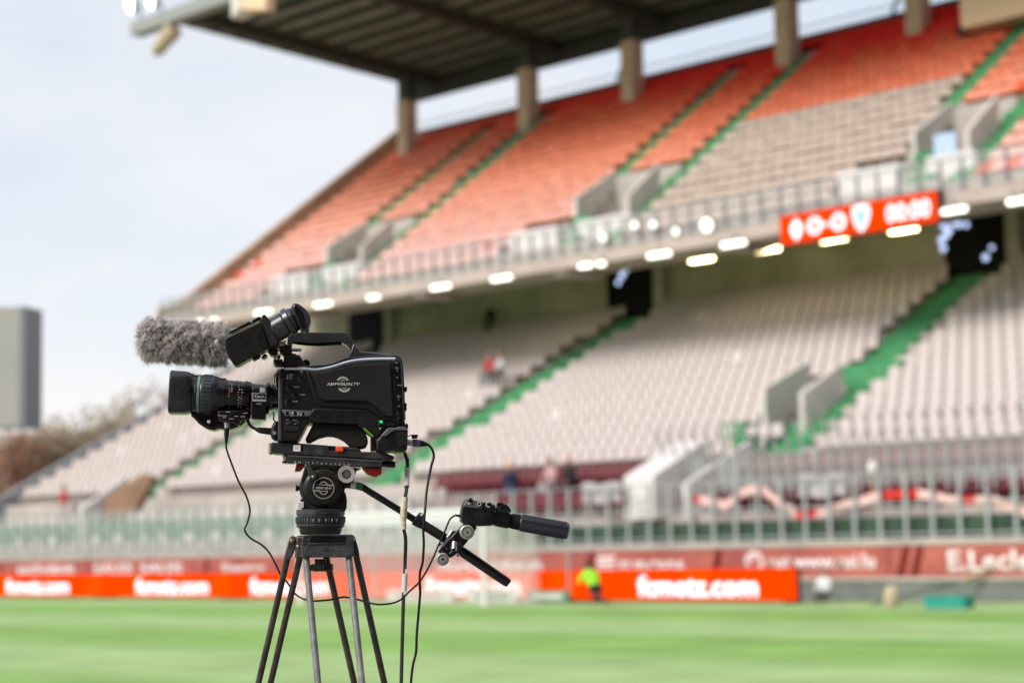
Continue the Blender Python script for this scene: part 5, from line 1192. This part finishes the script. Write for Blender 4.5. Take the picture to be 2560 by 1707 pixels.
w = MB(); w.tube([P(z4,x,y,-.03) for x,y in ((1135,955),(1175,985),(1590,1268),(1615,1288))], [44/3.92*U,50/3.92*U,47/3.92*U,38/3.92*U], 24); w.build('handgrip', 'lens_black', pan)
slab(z4, [(1100,1005),(1130,985),(1140,1010),(1115,1028)], -.045, -.015).build('clamp', 'tape_white', pan, .001)

# ---- zoom controller clamped to the pan bar
zc = empty('zoom_controller', P(z4,1300,620,-.04), 'black zoom control handle with buttons and ribbed grip clamped to the pan bar', 'camera control')
slab(z4, [(1146,640),(1152,560),(1165,500),(1190,462),(1215,458),(1470,508),(1488,530),(1478,590),(1462,718),(1330,722),(1290,715),(1162,692),(1148,668)], -.085, -.015).build('body', 'body', zc, .006, 3)
slab(z4, [(1170,520),(1205,468),(1250,470),(1372,490),(1352,555),(1250,545),(1172,532)], -.090, -.082).build('keypad', 'switch_plate', zc, .003)
slab(z4, [(1378,502),(1470,518),(1488,548),(1462,588),(1440,586),(1372,558)], -.092, -.082).build('keypad', 'body', zc, .003)
w = MB()
for x, y, r_ in ((1240,470,26),(1325,506,28),(1420,512,30)): disc(z4, x, y, r_, -.100, -.086, w, 24, [(0,.7),(.3,.85),(.5,1),(1,1)])
w.build('button', 'gloss', zc, .0006)
w = MB(); ringm(w, P(z4,1325,506,-.1005), 14*k1, 20*k1, th=.001); ringm(w, P(z4,1418,512,-.1005), 20*k1, 27*k1, 0, 60, 300, 20, .001)
for x0, y0, a, b_ in ((1212,492,18,18),(1232,497,22,8),(1272,490,14,8),(1286,500,10,8),(1275,515,12,6),(1292,528,14,6)): slab(z4, [(x0,y0),(x0+a,y0+2),(x0+a,y0+b_),(x0,y0+b_)], -.0912, -.09, w)
w.build('marking', 'print_white', zc, smooth=0)
slab(z4, [(1350,610),(1456,622),(1450,690),(1350,680)], -.0865, -.083).build('recess', 'gloss', zc, .001)
slab(z4, [(1478,592),(1500,560),(1590,576),(1634,600),(1628,650),(1616,748),(1480,722),(1464,700)], -.080, -.018).build('rocker_housing', 'gloss', zc, .005, 3)
slab(z4, [(1498,500),(1508,486),(1545,490),(1605,520),(1634,556),(1640,594),(1620,586),(1560,545),(1500,528)], -.078, -.030).build('rocker', 'gloss', zc, .004, 3)
slab(z4, [(1492,530),(1560,548),(1632,600),(1600,606),(1560,580),(1480,568)], -.074, -.034).build('rocker_blade', 'glass_blue', zc, .002)
ga, gb = P(z4,1610,668,-.05), P(z4,2192,772,-.055)
w = MB(); w.lathe(ga, P(z4,1735,690,-.05), [(0,64*k1),(.3,74*k1),(.9,76*k1),(1,70*k1)], 40); w.build('grip_neck', 'rubber', zc)
w = MB(); w.lathe(P(z4,1716,687,-.05), gb, [(0,70*k1),(.03,80*k1),(.97,82*k1),(1,78*k1)], 60)
d = (gb-ga).normalized(); a = Vector((0,0,1)); a = (a-d*a.dot(d)).normalized(); b_ = d.cross(a)
for j in range(34):
    an = 2*math.pi*j/34; o_ = a*math.cos(an)+b_*math.sin(an); tt = d.cross(o_); p0 = P(z4,1735,690,-.05)+o_*80*k1; p1 = P(z4,2172,768,-.055)+o_*82*k1
    w.hexa([p0-tt*.0010-o_*.002, p0+tt*.0010-o_*.002, p1+tt*.0010-o_*.002, p1-tt*.0010-o_*.002, p0-tt*.0008+o_*.0011, p0+tt*.0008+o_*.0011, p1+tt*.0008+o_*.0011, p1-tt*.0008+o_*.0011])
w.build('ribbed_grip', 'rib_grip', zc, smooth=30)
w = MB(); w.lathe(P(z4,2190,772,-.055), P(z4,2206,775,-.055), [(0,79*k1),(.6,76*k1),(1,60*k1)], 40); w.build('grip_cap', 'green_ring', zc)
w = MB(); w.lathe(P(z4,1250,620,-.05), P(z4,1228,700,-.05), [(0,50*k1),(.45,48*k1),(.5,56*k1),(.75,58*k1),(.8,52*k1),(1,52*k1)], 32); w.build('swivel', 'body', zc)
w = MB(); w.lathe(P(z4,1234,655,-.055), P(z4,1228,682,-.055), [(0,58*k1),(.2,64*k1),(.8,64*k1),(1,58*k1)], 36); w.build('collar', 'alu', zc, .0005)
slab(z4, [(918,972),(1050,780),(1062,768),(1100,770),(1190,682),(1290,712),(1302,735),(1284,772),(1190,900),(1100,1000),(1046,1034),(1010,1024)], -.060, -.045).build('clamp_plate', 'gloss', zc, .002)
w = MB(); w.tube([P(z4,918,970,-.061), P(z4,1182,700,-.061)], .0012, 8); w.tube([P(z4,1012,835,-.05), P(z4,1062,778,-.05)], .004, 10); w.tube([P(z4,922,925,-.04), P(z4,960,885,-.04)], .003, 8); w.build('plate_edge', 'steel', zc)
slab(z4, [(1020,1000),(1100,1000),(1190,900),(1140,880)], -.075, -.058).build('clamp_block', 'lens_black', zc, .002)
w = MB()
for x, y in ((1068,846),(1135,885),(1004,944),(958,966)): disc(z4, x, y, 6, -.0625, -.059, w, 10)
w.build('screw', 'steel', zc)
for x, y, r_ in ((1208,782,70),(968,1048,62)):
    w = MB(); disc(z4, x, y, r_, -.092, -.064, w, 40, [(0,.86),(.08,1),(.9,1),(1,.9)]); kn = w.build('clamp_knob', 'alu', zc, .0004)
    w = MB(); ringm(w, P(z4,x,y,-.0932), r_*.62*k1, r_*.72*k1, th=.001); kn2 = w.build('groove', 'darksteel', kn)
    w = MB(); disc(z4, x, y, 12, -.094, -.090, w, 14); w.build('socket', 'gloss' if y > 900 else 'darksteel', kn)
w = MB(); w.tube([P(z4,1082,880,-.075), P(z4,1076,958,-.085)], [28*k1,30*k1], 20); w.build('spigot', 'steel', zc, .001)
w = MB(); disc(z4, 1076, 956, 16, -.096, -.086, w, 16); w.build('socket', 'gloss', zc)

# ---- cables
def cable(name, pts, r, matn, label, grp=None):
    w = MB(); w.tube(smooth_pts(pts), r, 10); o = w.build(name, matn); return tag(o, label, 'cable', grp)
pts = [P(z1,930,1330,-.015),P(z1,926,1420,-.016),P(z1,924,1490,-.018)] + [at_rig(x*1.0884,y*1.0884, dy) for x,y,dy in ((520,1030,-.02),(531,1062,-.02),(548,1105,-.02),(566,1140,-.02),(574,1172,-.02),(568,1200,-.02),(562,1217,-.02),(575,1235,-.02),(600,1250,-.01),(618,1268,.0),(634,1297,.06),(650,1330,.10))]
pts += [P(z5,x,y,dy) for x,y,dy in ((690,205,.12),(770,320,.14),(830,365,.10),(885,387,.06),(970,398,.03),(1130,384,.03),(1250,360,.03),(1370,379,.03),(1500,415,.02),(1600,432,.0),(1720,420,.0),(1810,385,.0),(1900,300,.0),(1990,214,-.02),(2060,110,-.03))]
pts += [P(z4,x,y,-.045) for x,y in ((870,1040),(935,890),(985,780),(1030,672),(1058,638),(1095,618),(1148,624))]
c1 = cable('cable', pts, .0024, 'cable', 'thin black cable looping from the lens down through the legs to the zoom handle')
w = MB(); w.tube([P(z1,930,1325,-.015),P(z1,926,1400,-.015),P(z1,922,1490,-.018)], [26*k1,24*k1,11*k1], 14); w.build('plug', 'cable', c1)
w = MB(); w.tube([P(z4,1092,618,-.045),P(z4,1150,625,-.045)], [9*k1,18*k1], 12); w.build('plug', 'cable', c1)
# thick cable with tapes
f5 = [P(z5,x,y,.02) for x,y in ((1850,130),(1838,330),(1835,450),(1815,1203))]; e_ = f5[-1]
down = [e_+Vector((-.01,.0,-.3)), e_+Vector((-.03,.0,-.7)), Vector((e_.x-.02,5.05,.06)), Vector((e_.x+.15,5.15,.012)), Vector((e_.x+.9,5.5,.012)), Vector((e_.x+3,6.5,.012))]
pts = [P(z2,1662,1345,.0),P(z4,620,90,.0),P(z4,618,240,.01),P(z4,612,370,-.025),P(z4,600,440,-.05),P(z4,590,520,-.05),P(z4,583,640,-.05),P(z4,588,755,-.05),P(z4,604,860,-.02),P(z4,598,1080,.01),P(z4,592,1290,.02)] + f5[1:] + down
c2 = cable('cable', pts, .0046, 'cable_worn', 'thick worn cable hanging from the camera, wrapped with white and tan tape')
w = MB(); w.tube([P(z4,619,145,.003),P(z4,618,240,.008),P(z4,614,340,-.015)], 27*k1, 16); w.build('white_tape', 'tape_white', c2)
w = MB(); w.tube(smooth_pts([P(z4,x,y,-.05) for x,y in ((600,440),(590,520),(583,640),(588,755))]), [30*k1]*6+[33*k1]*7+[26*k1]*6, 16); w.build('tan_sleeve', 'tape_tan', c2)
w = MB(); w.tube([P(z4,598,1188,.018),P(z4,596,1250,.018),P(z4,590,1370,.018)], [27*k1,28*k1,27*k1], 16); slab(z4, [(598,1140),(618,1146),(630,1175),(610,1195),(598,1190)], .010, .016, w); slab(z4, [(580,1360),(616,1360),(612,1398),(585,1396)], .009, .016, w); w.build('white_tape', 'tape_white', c2)
w = MB()
for k in range(16):
    y = 160+k*11; slab(z4, [(600+5*(k%2),y),(606+5*((k+1)%2),y),(612,y+8),(606,y+8)], -.0035, -.0015, w)
w.build('writing', 'print_grey', c2, smooth=0)
w = MB()
for k, y in enumerate((560,585,605,630,655)): slab(z4, [(592+4*(k%2),y),(597+4*(k%2),y),(600,y+16),(596,y+16)], -.0605, -.0585, w)
w.build('writing', 'red_clamp', c2, smooth=0)
w = MB(); w.tube([P(z2,1690,1425,.0),P(z2,1700,1445,.0)], 24/4.48*U, 12); w.build('cable_tie', 'cable', c2)
# thin audio cable behind the rear plug
e_ = P(z5,1910,1203,-.03)
pts = [P(z2,1900,1252,-.03),P(z2,1940,1270,-.03),P(z2,1978,1325,-.03),P(z2,1991,1400,-.03),P(z4,852,150,-.035),P(z4,812,370,-.05),P(z4,795,560,-.07),P(z4,778,760,-.07),P(z4,782,900,-.06),P(z4,770,1080,-.05),P(z4,743,1190,-.045),P(z4,745,1350,-.04),P(z5,1995,210,-.04),P(z5,2000,330,-.04),P(z5,1968,720,-.035),P(z5,1960,900,-.03),e_] + [e_+Vector((-.02,0,-.3)), e_+Vector((.0,.0,-.7)), Vector((e_.x+.1,5.0,.02)), Vector((e_.x+.4,5.1,.008)), Vector((e_.x+3,6.2,.008))]
c3 = cable('cable', pts, .0032, 'cable', 'thin black cable from the purple plug down past the pan bar')
w = MB(); w.lathe(P(z2,1690,1235,-.03), P(z2,1762,1240,-.03), [(0,40/4.48*U),(.2,40/4.48*U),(.3,34/4.48*U),(1,36/4.48*U)], 24); w.build('plug_shell', 'alu', c3)
w = MB(); w.lathe(P(z2,1756,1240,-.03), P(z2,1838,1243,-.03), [(0,42/4.48*U),(1,40/4.48*U)], 24); w.build('plug_ring', 'purple', c3)
w = MB()
for k in range(6): slab(z2, [(1768,1212+k*10),(1828,1212+k*10),(1828,1214+k*10),(1768,1214+k*10)], -.0405, -.0385, w)
w.build('plug_lines', 'print_grey', c3, smooth=0)
w = MB(); w.lathe(P(z2,1836,1244,-.03), P(z2,1925,1260,-.03), [(0,38/4.48*U),(.3,34/4.48*U),(1,15/4.48*U)], 20); w.build('plug_boot', 'rubber', c3)
w = MB(); w.lathe(P(z2,1776,1148,-.035), P(z2,1776,1192,-.035), [(0,36/4.48*U),(.25,40/4.48*U),(.4,40/4.48*U),(.5,32/4.48*U),(1,30/4.48*U)], 20); w.tube(smooth_pts([P(z2,1690,1150,-.03),P(z2,1705,1165,-.035),P(z2,1735,1152,-.035)]), .0012, 6); w.build('dust_cap', 'rubber', c3)
pts = [P(z1,1132,1245,-.01),P(z1,1140,1275,-.01),P(z1,1165,1312,-.01),P(z1,1212,1340,-.01),P(z1,1260,1350,-.01)]
c4 = cable('cable', pts, .0036, 'cable', 'short black cable from the lens to the connector at the camera front')
w = MB(); w.tube([P(z1,1212,1342,-.01),P(z1,1255,1354,-.01),P(z1,1352,1364,-.01),P(z1,1375,1364,-.01)], [17*k1,30*k1,34*k1,34*k1], 16); w.build('plug', 'cable', c4)

# ---- furry microphone windshield: thousands of tapered hairs on a core
mic = empty('microphone', P(z1,510,488,.09), 'microphone in a furry grey windshield beside the viewfinder', 'microphone')
A, B = P(z1,165,468,.09), P(z1,890,510,.09)
w = MB(); w.lathe(A, B, [(0,80*k1),(.03,115*k1),(.08,138*k1),(.92,140*k1),(.97,120*k1),(1,90*k1)], 40); w.build('foam_core', 'fur_core', mic)
w = MB(); w.tube([B, B+(B-A).normalized()*.16], .011, 16); w.build('microphone_body', 'body', mic)
w = MB(); w.tube([B+(B-A).normalized()*.10, P(z1,1440,640,.05)], .006, 10); w.build('holder', 'body', mic)
def fur():
    rs = np.random.RandomState(11); n = 64000; Lx = (B-A).length; d = np.array((B-A).normalized()); a = np.array([0,0,1.]); a -= d*a.dot(d); a /= np.linalg.norm(a); b_ = np.cross(d, a)
    Ro = 142*k1; x = rs.uniform(-Ro*.8, Lx+Ro*.35, n); th = rs.uniform(0, 2*math.pi, n)
    end = np.clip(-x/(Ro*.8), 0, 1); end2 = np.clip((x-Lx)/(Ro*.35), 0, 1); e = np.maximum(end, end2*.9)
    rr = Ro*np.sqrt(np.clip(1-e**2, .0, 1)); rad = a[None]*np.cos(th)[:,None]+b_[None]*np.sin(th)[:,None]
    nrm = rad*np.sqrt(np.clip(1-e**2,0,1))[:,None]+d[None]*(np.where(x < 0, -e, e))[:,None]; nrm /= np.linalg.norm(nrm,axis=1)[:,None]
    xx = np.where(x < 0, -np.minimum(Ro*.35, -x*.45), np.minimum(x, Lx)); base = np.array(A)[None]+d[None]*xx[:,None]+rad*rr[:,None]*.97
    # tufts: hairs lean towards the centre of their lock
    nt_ = 1500; ti = rs.randint(0, n, nt_); tc = base[ti]
    near = np.empty(n, int)
    for s_ in range(0, n, 4000):
        dd = ((base[s_:s_+4000,None,:]-tc[None])**2).sum(2); near[s_:s_+4000] = dd.argmin(1)
    lock = rs.normal(0, 1, (nt_,3))*.55 + np.array([0,0,-.10]) + d*.15; shade = rs.uniform(0,1,nt_)
    ln = rs.uniform(.013,.023,n)*(1+.25*rs.normal(0,1,nt_)[near]).clip(.6,1.4)
    tipd = nrm*.62+lock[near]*.55+rs.normal(0,.22,(n,3)); tipd /= np.linalg.norm(tipd,axis=1)[:,None]
    p1 = base+nrm*(ln*.5)[:,None]+(tc[near]-base)*.20; p2 = p1+tipd*(ln*.5)[:,None]+(tc[near]-p1)*.15; p3 = p2+(tipd+np.array([0,0,-.25]))*(ln*.35)[:,None]
    side = np.cross(tipd, rs.normal(0,1,(n,3))); side /= np.linalg.norm(side,axis=1)[:,None]
    w0 = .00042; o = np.array(mic.location)
    V_ = np.stack([base-side*w0, base+side*w0, p1-side*w0*.95, p1+side*w0*.95, p2-side*w0*.6, p2+side*w0*.6, p3], 1)-o
    F_ = []; idx = (np.arange(n)*7)[:,None]
    q = np.concatenate([idx+np.array([[0,1,3,2]]), idx+np.array([[2,3,5,4]])], 0); t3 = idx+np.array([[4,5,6]])
    me = bpy.data.meshes.new('fur'); nv = n*7
    me.vertices.add(nv); me.vertices.foreach_set('co', V_.reshape(-1))
    loops = np.concatenate([q.reshape(-1), t3.reshape(-1)]); me.loops.add(len(loops)); me.loops.foreach_set('vertex_index', loops)
    st = np.concatenate([np.arange(2*n)*4, 8*n+np.arange(n)*3]); me.polygons.add(3*n); me.polygons.foreach_set('loop_start', st)
    me.update(calc_edges=True)
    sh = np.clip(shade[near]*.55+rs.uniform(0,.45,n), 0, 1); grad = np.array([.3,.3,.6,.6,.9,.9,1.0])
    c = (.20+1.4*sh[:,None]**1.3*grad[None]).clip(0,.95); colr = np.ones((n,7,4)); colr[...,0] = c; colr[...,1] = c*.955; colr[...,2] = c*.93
    at = me.color_attributes.new('Col', 'FLOAT_COLOR', 'POINT'); at.data.foreach_set('color', colr.reshape(-1))
    m = bpy.data.materials.new('fur'); m.use_nodes = True; t = m.node_tree; b2 = t.nodes['Principled BSDF']; vc = t.nodes.new('ShaderNodeVertexColor'); vc.layer_name = 'Col'
    t.links.new(vc.outputs[0], b2.inputs['Base Color']); b2.inputs['Roughness'].default_value = .55; b2.inputs['Specular IOR Level'].default_value = .3
    tr = t.nodes.new('ShaderNodeBsdfTranslucent'); t.links.new(vc.outputs[0], tr.inputs['Color']); ms = t.nodes.new('ShaderNodeMixShader'); ms.inputs[0].default_value = .42
    t.links.new(b2.outputs[0], ms.inputs[1]); t.links.new(tr.outputs[0], ms.inputs[2]); t.links.new(ms.outputs[0], t.nodes['Material Output'].inputs['Surface'])
    me.materials.append(m); ob = bpy.data.objects.new('fur', me); COL.objects.link(ob); ob.parent = mic; ob['kind'] = 'stuff'
fur()
